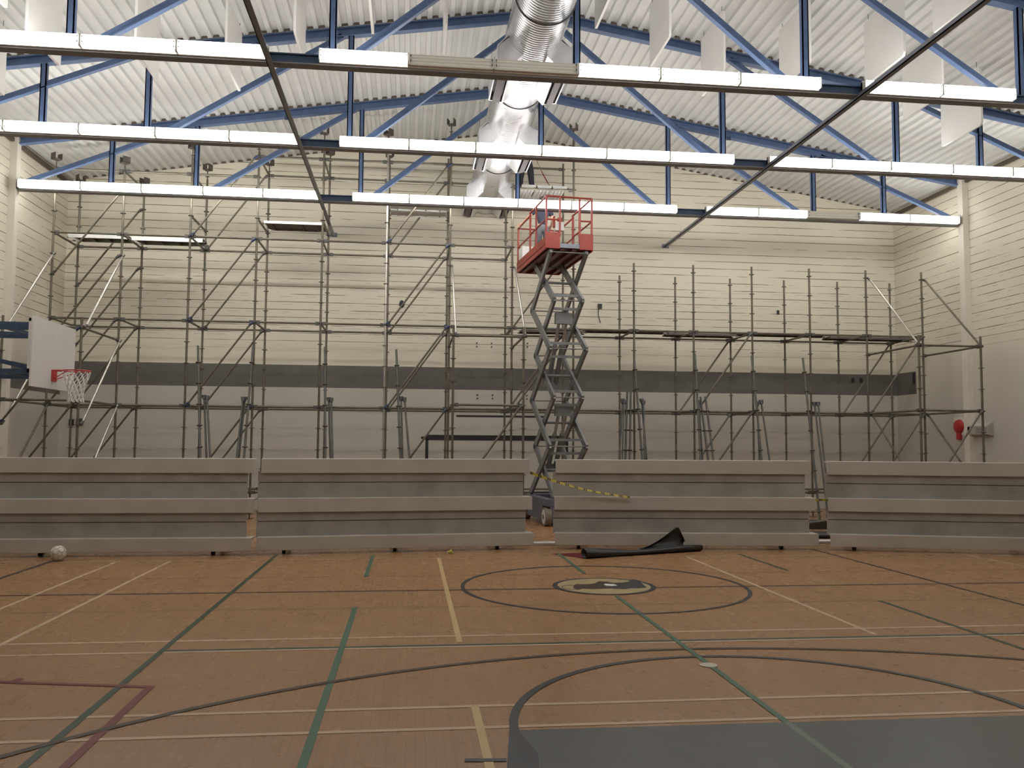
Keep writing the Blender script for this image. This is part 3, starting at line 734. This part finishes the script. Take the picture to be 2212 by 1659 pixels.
BLB = [((-8.9, 14.46), (-2.52, 14.50), 'folded grey bleacher at the far left, with the white ball before it'),
       ((-2.45, 14.56), (2.16, 15.06), 'folded grey bleacher left of the scissor lift gap'),
       ((2.53, 15.04), (7.16, 14.63), 'folded grey bleacher right of the scissor lift gap, behind the black roll'),
       ((7.34, 14.56), (13.9, 12.85), 'folded grey bleacher at the far right, under the fire bell')]
for a in BLB: bleacher(*a)

# white plank and dark pipes on the floor behind the bleachers
m = MB(); m.box((1.7, 15.62, 0), (8.4, 15.80, .045), M_SILL); m.box((1.7, 15.95, 0), (8.4, 16.02, .03), M_SILL); one(m, 'floor_plank', 'long white plank on the floor behind the two middle bleachers', 'plank', bevel=.004)
for k, (y, r) in enumerate(((16.55, .045), (16.72, .05), (17.2, .04))):
    m = MB(); m.tube((6.6, y, r), (9.4, y-.15, r), r, M_BLACK, 12); one(m, 'floor_pipe', f'black pipe on the floor in the right-hand bleacher gap, {["nearest", "middle", "farthest"][k]} of three', 'pipe', 'black pipes behind the bleachers')
m = MB(); m.box((8.2, 18.3, 0), (9.3, 18.9, .16), M_DKST); m.tube((8.0, 18.0, .09), (9.2, 18.2, .2), .03, M_GALVD); one(m, 'scaffold_parts_heap', 'dark heap of scaffold fittings on the floor in the right-hand gap', 'fittings')
# caution tape
def ribbon(pts, wd, mt, name, label, cat, grp=None, tilt=.3):
    m = MB(); vs = []
    for i, p in enumerate(pts): p = V(p); u = V((0, math.sin(tilt*i), 1)).normalized()*wd/2; vs += [p - u, p + u]
    m.add(vs, [(2*i, 2*i+1, 2*i+3, 2*i+2) for i in range(len(pts)-1)], mt); o = m.build(name)
    s = o.modifiers.new('thick', 'SOLIDIFY'); s.thickness = .002; return tag(o, label, cat, grp)
P = []
for k in range(17):
    f = k/16; a, b = V((2.08, 15.02, 1.33)), V((3.85, 14.98, .905)); q = a.lerp(b, f); q.z -= .06*math.sin(math.pi*f); P.append(q)
ribbon(P, .045, M_TAPE, 'caution_tape', 'yellow and black caution tape sagging across the front of the bleacher beside the lift', 'tape', 'caution tapes', .12)
ribbon([(6.9, 15.0, .86), (7.2, 14.95, .855), (7.55, 14.9, .86)], .04, M_TAPE, 'caution_tape', 'short yellow tape stretched over the right-hand bleacher gap', 'tape', 'caution tapes', .2)

# ------------------------------------------------------------------ scissor lift
LO = V((3.475, 20.3, 0)); LU = V((-.0995, .995, 0)).normalized(); LV = V((LU.y, -LU.x, 0)); LZ = V((0, 0, 1)); LF = (LO, LV, LU, LZ)
def lp(v, u, z): return LO + LV*v + LU*u + LZ*z
lift = tag(empty('scissor_lift', LO), 'grey scissor lift with raised orange-red platform before the scaffold', 'lift')
m = MB(); m.box((-.50, -1.05, .14), (.50, 1.05, .30), M_CHAS, LF); m.box((-.56, -.75, .12), (-.40, .75, .50), M_CHAS, LF); m.box((.40, -.75, .12), (.56, .75, .50), M_CHAS, LF)
m.box((-.56, -1.12, .44), (-.36, 1.1, .60), M_CHAS, LF); m.box((.36, -1.12, .44), (.56, 1.1, .60), M_CHAS, LF); m.box((-.36, -1.1, .40), (.36, -1.02, .50), M_BLACK, LF); m.box((-.36, 1.0, .40), (.36, 1.1, .60), M_CHAS, LF)
m.build('chassis', lift, bevel=.01)
for v in (-.52, .52):
    for u in (-.98, .98):
        m = MB(); s = 1 if v > 0 else -1
        m.tube(lp(v-.07, u, .21), lp(v+.07, u, .21), .21, M_TIRE, 28); m.tube(lp(v+s*.071, u, .21), lp(v+s*.076, u, .21), .165, M_HUB, 24); m.tube(lp(v+s*.076, u, .21), lp(v+s*.095, u, .21), .05, M_TIRE, 12)
        m.build('wheel', lift)
NST = 5; ZN = [.66 + (6.24-.66)*k/NST for k in range(NST+1)]; UN, UF = -.86, .86
def chain(far_first, k):      # near/far end of the arm k
    a = UF if (k % 2 == 0) == far_first else UN; return a, (UN if a == UF else UF)
for k in range(NST):
    for ff, wv in ((False, .335), (True, .43)):
        a, b = chain(ff, k)
        for s in (-1, 1):
            m = MB(); p, q = lp(s*wv, a, ZN[k]), lp(s*wv, b, ZN[k+1]); d = (q-p).normalized()
            m.bar(p - d*.06, q + d*.06, .055, .165, M_ARM, LV)
            for e in (p, q): m.tube(e - LV*.04, e + LV*.04, .055, M_ARM, 12)
            m.build('scissor_arm', lift)
    m = MB(); zc = (ZN[k]+ZN[k+1])/2; m.tube(lp(-.46, 0, zc), lp(.46, 0, zc), .03, M_ARM, 8); m.build('pivot_tube', lift)
for k in range(NST+1):
    for u, ff in ((UN, None), (UF, None)):
        near_inner = (k % 2 == 0)
        wv = (.335 if near_inner else .43) if u == UN else (.43 if near_inner else .335)
        m = MB(); m.tube(lp(-wv, u, ZN[k]), lp(wv, u, ZN[k]), .014, M_ARM, 8); m.build('cross_tube', lift)
    if 0 < k < NST:
        for dz, dd in ((-.16, 1), (.15, 1)):
            m = MB(); f = abs(dz)/(ZN[1]-ZN[0]); u = UN + (UF-UN)*f; wv = .335 if k % 2 == 0 else .43
            m.box((-wv, u-.02, ZN[k]+dz-.03), (wv, u+.02, ZN[k]+dz+.03), M_ARM, LF); m.build('cross_bar', lift)
for z0, z1 in ((1.25, 2.6), (3.3, 4.75)):
    for v in (-.09, .09):
        m = MB(); p, q = lp(v, .55, z0), lp(v, -.45, z1); c = p.lerp(q, .6); m.tube(p, c, .06, M_ARM, 14); m.tube(c, q, .035, M_CHROME, 12); m.build('lift_cylinder', lift)
    m = MB(); m.box((-.2, -.52, z1-.12), (.2, -.40, z1+.14), M_ARM, LF); m.build('cylinder_mount', lift); m = MB(); m.box((-.2, .5, z0-.1), (.2, .62, z0+.1), M_ARM, LF); m.build('cylinder_mount', lift)
# platform: deck, toe boards, rails
PZ = 6.40; U0, U1, HV = -.92, 2.0, .575
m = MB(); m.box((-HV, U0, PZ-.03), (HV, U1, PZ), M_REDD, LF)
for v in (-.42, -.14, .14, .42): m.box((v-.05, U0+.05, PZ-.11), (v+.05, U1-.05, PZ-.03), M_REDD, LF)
m.box((-.24, U0-.012, PZ-.07), (.27, U0+.03, PZ+.03), M_STRUT, LF)
m.build('platform_deck', lift)
for v in (-HV, HV-.03):
    m = MB(); m.box((v, U0, PZ-.12), (v+.03, U1, PZ+.05), M_RED, LF); m.box((v+.004, U0, PZ+.05), (v+.026, U1, PZ+.17), M_RED, LF); m.build('toe_board', lift)
m = MB(); m.box((-HV, U1-.03, PZ-.12), (HV, U1, PZ+.16), M_RED, LF); m.build('toe_board', lift)
for v0, v1 in ((-HV, -.22), (.25, HV)):
    m = MB(); m.box((v0, U0-.03, PZ-.10), (v1, U0, PZ+.28), M_RED, LF); m.build('end_plate', lift, bevel=.01)
RT = 1.12
def rail(pts, r=.02): 
    m = MB(); m.path([lp(v, u, PZ+z) for v, u, z in pts], r, M_RED, 8)
    return m.build('guard_rail', lift)
for s in (-1, 1):
    v = s*(HV-.03)
    rail([(v, U0, RT), (v, U0+1.6, RT)], .022); rail([(v, U0, .58), (v, U0+1.5, .58)])
    rail([(v, U0+1.5, RT-.06), (v, U1, RT-.06)], .022); rail([(v, U0+1.5, .55), (v, U1, .55)])
    for u, zt in ((U0, RT), (U0+.95, RT), (U0+1.55, RT), (U1-.03, RT-.06)):
        m = MB(); m.bar(lp(v, u, PZ), lp(v, u, PZ+zt), .04, .04, M_RED, LU); m.build('rail_post', lift)
rail([(-HV+.03, U1-.03, RT-.06), (HV-.03, U1-.03, RT-.06)]); rail([(-HV+.03, U1-.03, .55), (HV-.03, U1-.03, .55)])
rail([(-HV+.03, U0, RT), (HV-.03, U0, RT)], .022)
for v in (-.22, .25):
    m = MB(); m.bar(lp(v, U0, PZ+.2), lp(v, U0, PZ+RT), .04, .04, M_RED, LU); m.build('rail_post', lift)
rail([(-HV+.03, U0, .58), (-.22, U0, .58)]); rail([(.25, U0, .58), (HV-.03, U0, .58)])
m = MB(); m.box((-.02, .2, PZ+.62), (.20, .34, PZ+.84), M_WHITE, LF); m.box((-.06, .22, PZ+.70), (-.02, .32, PZ+.98), M_RED, LF); m.box((.05, .22, PZ+.84), (.16, .30, PZ+.95), M_RED, LF); m.build('control_box', lift, bevel=.01)
m = MB(); m.bar(lp(.09, .28, PZ), lp(.09, .28, PZ+.62), .03, .03, M_RED, LU); m.build('control_post', lift)
m = MB(); m.box((-HV+.035, 1.52, PZ+.0), (-HV+.36, 1.95, PZ+.50), M_WHITE, LF); one(m, 'tool_box', 'pale box on the platform of the scissor lift, left of the worker', 'box', bevel=.015)
m = MB()
for k in range(3): m.path([lp(.30+.05*k, U0+.25, PZ+.05+.03*k), lp(.42+.03*k, U0+.18, PZ+.17+.03*k), lp(.53, U0+.28, PZ+.25)], .035, M_BLACK, 8)
one(m, 'black_hose', 'black hose coiled at the near right corner of the lift platform', 'hose')

# ------------------------------------------------------------------ people
def skin(name, J, E, mt, par, sub=2, root=None):
    """one continuous skinned surface over the joints J {key: (pos, rx, ry)} and bones E"""
    keys = list(J); me = bpy.data.meshes.new(name)
    me.from_pydata([J[k][0] for k in keys], [(keys.index(a), keys.index(b)) for a, b in E], [])
    o = bpy.data.objects.new(name, me); COL.objects.link(o)
    me.materials.append(mt)
    md = o.modifiers.new('skin', 'SKIN'); md.use_smooth_shade = True; md.branch_smoothing = .4
    if not me.skin_vertices: raise RuntimeError('no skin layer')
    for i, k in enumerate(keys):
        sv = me.skin_vertices[0].data[i]; sv.radius = (J[k][1], J[k][2] if len(J[k]) > 2 else J[k][1]); sv.use_root = (k == (root or keys[0]))
    sb = o.modifiers.new('sub', 'SUBSURF'); sb.levels = sub; sb.render_levels = sub
    attach(o, par); return o
def person(base, yaw, pose, label, cloth, hair):
    """pose: joint -> local position (x right of the person, y forward, z up)"""
    c, s = math.cos(yaw), math.sin(yaw)
    W = lambda p: V((base[0] + p[0]*c - p[1]*s, base[1] + p[0]*s + p[1]*c, base[2] + p[2]))
    t = tag(empty('person', base), label, 'person', 'workers up at the back wall')
    G = {k: W(v) for k, v in pose.items()}
    R = dict(pelvis=(.125, .10), belly=(.12, .095), chest=(.145, .105), neckb=(.06, .06), neck=(.05, .052), jaw=(.062, .075), face=(.075, .092), crown=(.062, .075))
    J = {k: (G[k], *R[k]) for k in ('pelvis', 'belly', 'chest', 'neckb', 'neck', 'jaw', 'face', 'crown')}
    E = [('pelvis', 'belly'), ('belly', 'chest'), ('chest', 'neckb'), ('neckb', 'neck'), ('neck', 'jaw'), ('jaw', 'face'), ('face', 'crown')]
    fw = (W((0, 1, 0)) - W((0, 0, 0))); J['nose'] = (G['face'] + fw*.10 - V((0, 0, .02)), .016); E.append(('face', 'nose'))
    for sd in 'lr':
        for k, r in (('shoulder', .062), ('elbow', .042), ('wrist', .027), ('palm', .030), ('hip', .095), ('knee', .060), ('ankle', .040), ('toe', .040)): J[k+sd] = (G[k+sd], r)
        E += [('chest', 'shoulder'+sd), ('shoulder'+sd, 'elbow'+sd), ('elbow'+sd, 'wrist'+sd), ('wrist'+sd, 'palm'+sd), ('pelvis', 'hip'+sd), ('hip'+sd, 'knee'+sd), ('knee'+sd, 'ankle'+sd), ('ankle'+sd, 'toe'+sd)]
        hd = (G['palm'+sd] - G['wrist'+sd]).normalized(); sp = hd.cross(fw if abs(hd.dot(fw)) < .9 else V((0, 0, 1))).normalized(); nn = hd.cross(sp)
        for i, (off, ln) in enumerate(((-.030, .062), (-.010, .075), (.010, .070), (.029, .055))):
            b = G['palm'+sd] + hd*.035 + sp*off; f1 = b + hd*ln*.55 + nn*.012; f2 = f1 + (hd*.6 + nn*.8)*ln*.5
            J[f'f{i}a{sd}'] = (b, .0095); J[f'f{i}b{sd}'] = (f1, .009); J[f'f{i}c{sd}'] = (f2, .0075); E += [('palm'+sd, f'f{i}a{sd}'), (f'f{i}a{sd}', f'f{i}b{sd}'), (f'f{i}b{sd}', f'f{i}c{sd}')]
        th = G['palm'+sd] + sp*-.040 - hd*.01; J['th'+sd] = (th, .011); J['ti'+sd] = (th + hd*.035 - sp*.015 + nn*.02, .009); E += [('palm'+sd, 'th'+sd), ('th'+sd, 'ti'+sd)]
    skin('body', J, E, M_SKIN, t, 1, 'pelvis')
    up = {k: (J[k][0], J[k][1]+.016, J[k][2]+.016) for k in ('pelvis', 'belly', 'chest')}; up['neckb'] = (J['neckb'][0] - V((0, 0, .02)), .075)
    EE = [('pelvis', 'belly'), ('belly', 'chest'), ('chest', 'neckb')]
    for sd in 'lr':
        up['shoulder'+sd] = (G['shoulder'+sd], .080); e = G['shoulder'+sd].lerp(G['elbow'+sd], .62 if cloth[2] else 1); up['sl'+sd] = (e, .064 if cloth[2] else .055); EE += [('chest', 'shoulder'+sd), ('shoulder'+sd, 'sl'+sd)]
        if not cloth[2]: up['cuff'+sd] = (G['wrist'+sd], .042); EE.append(('sl'+sd, 'cuff'+sd))
    skin('shirt', up, EE, cloth[0], t, 2, 'chest')
    lo = {'belt': (G['pelvis'].lerp(G['belly'], .55), .142, .115), 'pelvis': (G['pelvis'], .150, .125)}; EE = [('pelvis', 'belt')]
    for sd in 'lr':
        for k, r in (('hip', .112), ('knee', .083), ('ankle', .070)): lo[k+sd] = (G[k+sd] + (V((0, 0, .02)) if k == 'ankle' else V((0, 0, 0))), r)
        EE += [('pelvis', 'hip'+sd), ('hip'+sd, 'knee'+sd), ('knee'+sd, 'ankle'+sd)]
    skin('trousers', lo, EE, cloth[1], t, 2, 'pelvis')
    for sd in 'lr':
        a, b = G['ankle'+sd], G['toe'+sd]; f = (b-a); f.z = 0; f = f.normalized()
        skin('work_boot', {'h': (a - f*.05 - V((0, 0, .02)), .050), 'm': (a + f*.04 - V((0, 0, .025)), .052), 't': (b + f*.03, .046)}, [('h', 'm'), ('m', 't')], M_BOOTB, t, 2, 'm')
    cr, fa = G['crown'], G['face']
    skin('hair', {'a': (fa.lerp(cr, .3) - fw*.03, .088, .098), 'b': (cr + V((0, 0, .012)) - fw*.005, .080, .092), 'c': (cr + V((0, 0, .045)) - fw*.01, .045, .05)}, [('a', 'b'), ('b', 'c')], hair, t, 2, 'a')
    return t
P1 = dict(pelvis=(0, 0, .96), belly=(0, .02, 1.13), chest=(0, .03, 1.32), neckb=(0, .03, 1.48), neck=(0, .04, 1.54), jaw=(0, .06, 1.58), face=(0, .06, 1.66), crown=(0, .045, 1.74),
          shoulderl=(-.19, .02, 1.42), elbowl=(-.36, .05, 1.22), wristl=(-.50, .16, 1.09), palml=(-.55, .20, 1.06), shoulderr=(.19, .02, 1.42), elbowr=(.28, .06, 1.17), wristr=(.25, .24, 1.05), palmr=(.24, .31, 1.04),
          hipl=(-.09, 0, .90), kneel=(-.12, .05, .50), anklel=(-.13, 0, .10), toel=(-.15, .14, .05), hipr=(.09, 0, .90), kneer=(.12, .05, .50), ankler=(.13, 0, .10), toer=(.15, .14, .05))
person((3.29, 21.62, PZ), 0.0, P1, 'person in navy T-shirt and grey jeans standing on the lift platform, back turned', (M_SHIRT, M_JEANS, True), M_HAIR)
P2 = dict(pelvis=(0, 0, .93), belly=(0, .06, 1.09), chest=(0, .14, 1.27), neckb=(0, .18, 1.42), neck=(0, .20, 1.47), jaw=(0, .23, 1.50), face=(0, .24, 1.58), crown=(0, .23, 1.66),
          shoulderl=(-.19, .14, 1.37), elbowl=(-.27, .30, 1.20), wristl=(-.20, .50, 1.28), palml=(-.19, .57, 1.29), shoulderr=(.19, .13, 1.36), elbowr=(.29, .03, 1.12), wristr=(.26, -.10, 1.01), palmr=(.25, -.15, .96),
          hipl=(-.09, 0, .88), kneel=(-.15, .04, .49), anklel=(-.17, -.03, .10), toel=(-.19, .11, .05), hipr=(.09, 0, .88), kneer=(.14, .03, .49), ankler=(.16, -.03, .10), toer=(.19, .11, .05))
person((2.97, 22.45, 8.405), 0.05, P2, 'person in dark work clothes standing on planks beside the duct, upper body hidden', (M_DARKCL, M_DARKCL, False), M_HAIR)
ribbon([V((3.225, 22.28, 9.32)).lerp(V((3.60, 21.95, 8.45)), k/10) - V((0, 0, .05*math.sin(math.pi*k/10))) for k in range(11)], .05, M_STRAPR, 'safety_strap', 'dark red strap hanging from the hand of the person beside the duct', 'strap', tilt=.9)

# ------------------------------------------------------------------ basketball hoop on the left wall
BXF = -6.20
hoop = tag(empty('basketball_hoop', (XL, 15.9, 3.3)), 'basketball backboard with red rim and net, held off the left wall by blue arms', 'basketball hoop')
m = MB(); m.box((BXF-.035, 15.0, 2.72), (BXF, 16.83, 3.89), M_BOARD); m.build('backboard', hoop, bevel=.006)
m = MB(); m.box((BXF-.08, 15.02, 2.95), (BXF-.036, 15.08, 3.85), M_BOARD); m.box((BXF-.08, 16.75, 2.95), (BXF-.036, 16.81, 3.86), M_BOARD); m.box((BXF-.08, 15.02, 3.80), (BXF-.036, 16.81, 3.86), M_BOARD); m.box((BXF-.08, 15.02, 2.95), (BXF-.036, 16.81, 3.01), M_BOARD); m.build('board_frame', hoop)
for y in (15.25, 16.55):
    for z in (2.98, 3.72):
        m = MB(); m.bar((XL+.02, y, z), (BXF-.08, y, z), .08, .08, M_NAVY); m.build('support_arm', hoop)
    m = MB(); m.bar((XL+.02, y, 3.72), (BXF-.1, y, 3.02), .05, .05, M_NAVY); m.build('support_brace', hoop)
for a, b in (((XL+.02, 15.25, 3.72), (BXF-.1, 16.55, 3.72)), ((XL+.02, 16.55, 2.98), (BXF-.1, 15.25, 2.98)), ((-7.6, 15.25, 3.78), (-6.3, 15.9, 3.86)), ((-6.75, 15.25, 3.72), (-6.75, 16.55, 3.72)), ((-6.75, 15.25, 2.98), (-6.75, 16.55, 2.98))):
    m = MB(); m.bar(a, b, .06, .06, M_NAVY, (0, 0, 1)); m.build('support_brace', hoop)
for y in (15.25, 16.55):
    m = MB(); m.box((XL, y-.1, 2.85), (XL+.03, y+.1, 3.85), M_NAVY); m.build('wall_plate', hoop)
RC = V((BXF+.15+.23, 15.9, 3.05))
m = MB(); m.box((BXF, 15.80, 2.86), (BXF+.02, 16.0, 3.06), M_RIM); m.torus(RC, (0, 0, 1), .235, .010, M_RIM, 36, 8)
for s in (-1, 1):
    m.path([(BXF+.02, 15.9+s*.07, 3.05), (RC.x-.20, 15.9+s*.12, 3.05)], .011, M_RIM, 8); m.path([(BXF+.02, 15.9+s*.05, 2.90), (RC.x-.08, 15.9+s*.215, 3.035)], .008, M_RIM, 8)
m.build('rim', hoop)
m = MB(); LV_ = [(.225, 3.035), (.20, 2.94), (.165, 2.85), (.14, 2.76), (.125, 2.67), (.12, 2.58), (.135, 2.50)]; N_ = 12
for j in range(len(LV_)-1):
    for i in range(N_):
        a0 = 2*math.pi*(i + .5*(j % 2))/N_
        for s in (-.5, .5):
            a1 = a0 + 2*math.pi*s/N_
            m.tube((RC.x + LV_[j][0]*math.cos(a0), RC.y + LV_[j][0]*math.sin(a0), LV_[j][1]), (RC.x + LV_[j+1][0]*math.cos(a1), RC.y + LV_[j+1][0]*math.sin(a1), LV_[j+1][1]), .0065 if j < 1 else .009, M_NET, 5, cap=False)
m.build('net', hoop)

# ------------------------------------------------------------------ things on the floor
BC = V((-5.30, 14.05, .118))
m = MB(); m.sphere(BC, .118, M_BALL, 28, 18)
G5 = (1 + 5**.5)/2; ico = [V(p).normalized() for p in [(0, a, b*G5) for a in (-1, 1) for b in (-1, 1)] + [(a, b*G5, 0) for a in (-1, 1) for b in (-1, 1)] + [(a*G5, 0, b) for a in (-1, 1) for b in (-1, 1)]]
EDG = [(a, b) for i, a in enumerate(ico) for b in ico[i+1:] if (a-b).length < 1.06]
def arc(p, q):
    pts = [BC + p.lerp(q, k/5).normalized()*.1185 for k in range(6)]; m.path(pts, .0022, M_SEAMB, 4)
for a, b in EDG: arc(a.lerp(b, 1/3).normalized(), a.lerp(b, 2/3).normalized())
for a in ico:
    nb = [b for b in ico if .5 < (a-b).length < 1.06]
    for b in nb:
        for c_ in nb:
            if (b-c_).length < 1.06 and b is not c_ and id(b) < id(c_): arc(a.lerp(b, 1/3).normalized(), a.lerp(c_, 1/3).normalized())
one(m, 'ball', 'white stitched ball on the floor before the leftmost bleacher', 'ball')
# shuttlecock lying on its side
t = tag(empty('shuttlecock', (.68, 14.55, 0)), 'small yellow shuttlecock lying on the floor before the bleacher', 'shuttlecock')
m = MB(); d = V((1, -.15, .22)).normalized(); p = V((.635, 14.55, .022)); m.tube(p + d*.02, p + d*.085, .014, M_SHUT, 16, r2=.042, cap=False); m.build('skirt', t)
m = MB(); m.sphere(p + d*.012, .0145, M_WHITE, 12, 8); m.build('cork_tip', t)
# maroon patch on the floor and the black vinyl roll with its raised flap
m = MB(); m.add([(2.36, 14.42, .003), (2.78, 13.82, .003), (4.3, 14.3, .003), (4.15, 14.78, .003)], [(0, 1, 2, 3)], M_MAROON); one(m, 'floor_sheet', 'flat maroon sheet on the floor under the black roll', 'sheet')
vr = tag(empty('vinyl_roll', (3.85, 14.2, 0)), 'black vinyl sheet rolled up on the floor with one flap standing up', 'sheet')
A_, B_ = V((2.80, 13.82, 0)), V((5.02, 14.66, 0)); ax = (B_-A_).normalized(); sd = V((-ax.y, ax.x, 0)); m = MB(); vs = []
K = 22; NS = 12
for i in range(NS+1):
    f = i/NS; c = A_.lerp(B_, f); r = .062 + .012*math.cos(f*7) - .020*f
    for k in range(K+1):
        a = -1.3 + 2*math.pi*1.12*k/K; rr = r*(1 - .12*k/K) * (1.0 + .10*math.sin(a*2 + f*3))
        vs.append(c + sd*(rr*math.cos(a)*1.15) + V((0, 0, r*1.05 + rr*math.sin(a))))
m.add(vs, [(i*(K+1)+k, (i+1)*(K+1)+k, (i+1)*(K+1)+k+1, i*(K+1)+k+1) for i in range(NS) for k in range(K)], M_MAT, True)
o = m.build('rolled_part', vr); q = o.modifiers.new('thick', 'SOLIDIFY'); q.thickness = .006
m = MB(); vs = []; NU, NV = 14, 8
for i in range(NU+1):
    u = i/NU; base = A_.lerp(B_, .50 + .385*u) + sd*.05
    hgt = .02 + .345*max(0, min(1, (u/.84)))**1.2*(1 if u < .84 else max(0, 1 - (u-.84)/.20)**.9)
    for j in range(NV+1):
        v = j/NV; vs.append(base + sd*(.16*math.sin(v*1.6) - .10*v*v) + ax*(.02*v) + V((0, 0, .06 + hgt*v + .012*math.sin(5*u + 3*v))))
m.add(vs, [(i*(NV+1)+j, (i+1)*(NV+1)+j, (i+1)*(NV+1)+j+1, i*(NV+1)+j+1) for i in range(NU) for j in range(NV)], M_MAT, True)
o = m.build('flap', vr); q = o.modifiers.new('thick', 'SOLIDIFY'); q.thickness = .006

# ------------------------------------------------------------------ things on the walls
YW = YB - .001
m = MB(); m.box((.46, YB-.014, 1.92), (4.42, YB, 2.06), M_BLACK); m.box((.30, YB-.014, 1.95), (.46, YB, 2.01), M_BLACK); m.box((4.42, YB-.014, 1.95), (4.50, YB, 2.01), M_BLACK)
m.box((.42, YB-.014, .0), (.50, YB, 1.95), M_BLACK); m.box((4.36, YB-.014, .0), (4.44, YB, 1.95), M_BLACK); one(m, 'goal_outline', 'black painted goal outline low on the back wall behind the scaffold', 'wall marking')
m = MB(); m.box((1.27, YB-.01, 2.57), (3.85, YB, 2.62), M_BLACK); one(m, 'wall_stripe', 'thin black stripe on the back wall above the painted goal', 'wall marking')
m = MB()
for n_, (x, z) in enumerate(((1.82, 4.6), (2.24, 4.6), (3.26, 4.62), (1.85, 3.14), (2.28, 3.14), (3.25, 3.14))):
    m = MB(); 
    for dz in (-.05, .05): m.tube((x, YB-.02, z+dz), (x, YB, z+dz), .022, M_DKST, 8)
    one(m, 'wall_anchor', f'{["left", "middle", "right"][n_ % 3]} pair of dark bolt heads {"above" if n_ < 3 else "below"} the grey band of the back wall', 'bolt', 'bolt pairs on the back wall')
m = MB(); m.sphere((-.29, YB-.04, 5.70), .09, M_BLACK, 12, 8, (.8, .5, 1.2)); one(m, 'cable_box', 'black rounded box on the back wall left of the lift', 'box')
t = tag(empty('socket_box', (5.36, YB, 5.78)), 'small black box with a dangling cord on the back wall right of the lift', 'box')
m = MB(); m.box((5.29, YB-.05, 5.72), (5.41, YB, 5.85), M_BLACK); m.build('box_body', t); m = MB(); m.path([(5.31, YB-.03, 5.72), (5.30, YB-.03, 5.55), (5.33, YB-.03, 5.42), (5.37, YB-.03, 5.30)], .012, M_BLACK, 5); m.build('cord', t)
m = MB(); m.box((10.66, YB-.03, 5.68), (10.73, YB, 5.80), M_BLACK); one(m, 'switch_box', 'small dark box alone on the upper back wall between two right-hand uprights', 'box')
for x, w_ in ((12.98, 'left'), (13.24, 'right')):
    m = MB(); m.box((x-.045, YB-.014, 3.70), (x+.045, YB, 3.84), M_BLACK); one(m, 'socket_plate', f'{w_} one of two dark plates on the grey wall band near the corner', 'plate', 'dark plates on the grey band')
m = MB(); m.box((XR-.012, 23.26, 3.62), (XR, 23.36, 3.94), M_BLACK); one(m, 'socket_plate', 'dark plate on the end of the grey band on the side wall', 'plate')
t = tag(empty('fire_bell', (XR, 21.26, 2.32)), 'red round fire bell on the side wall beside a grey box', 'bell')
m = MB(); m.tube((XR-.09, 21.26, 2.36), (XR-.02, 21.26, 2.36), .16, M_BELL, 28, r2=.19); m.tube((XR-.12, 21.26, 2.36), (XR-.09, 21.26, 2.36), .07, M_BELL, 20, r2=.15); m.build('gong', t)
m = MB(); m.box((XR-.07, 21.19, 2.02), (XR, 21.33, 2.22), M_BELL); m.build('bell_box', t)
m = MB(); m.box((XR-.02, 21.04, 2.14), (XR, 21.48, 2.60), M_PLAIN); m.build('back_plate', t)
t = tag(empty('wall_heater', (XR, 20.45, 2.1)), 'long grey wall box right of the red fire bell', 'box')
m = MB(); m.prism([(XR, 19.95, 2.10), (XR-.16, 19.95, 2.14), (XR-.16, 19.95, 2.36), (XR, 19.95, 2.46)], (0, .78, 0), M_GREYBOX); m.build('casing', t, bevel=.015)
m = MB(); m.box((XR-.166, 20.0, 2.18), (XR-.158, 20.4, 2.32), mat('box_panel', (.28, .275, .26), .4)); m.build('front_panel', t)
for k, (x, z) in enumerate(((-8.93, 2.31), (-8.72, 2.33))):
    m = MB(); m.box((x-.055 - .03*k, YB-.05, z-.08), (x+.055 + .03*k, YB, z+.09), M_BLACK if k == 0 else M_BROWN); one(m, 'wall_socket', ['small black socket low on the back wall beside the left corner', 'brown box low on the back wall just right of a small black socket'][k], 'box')
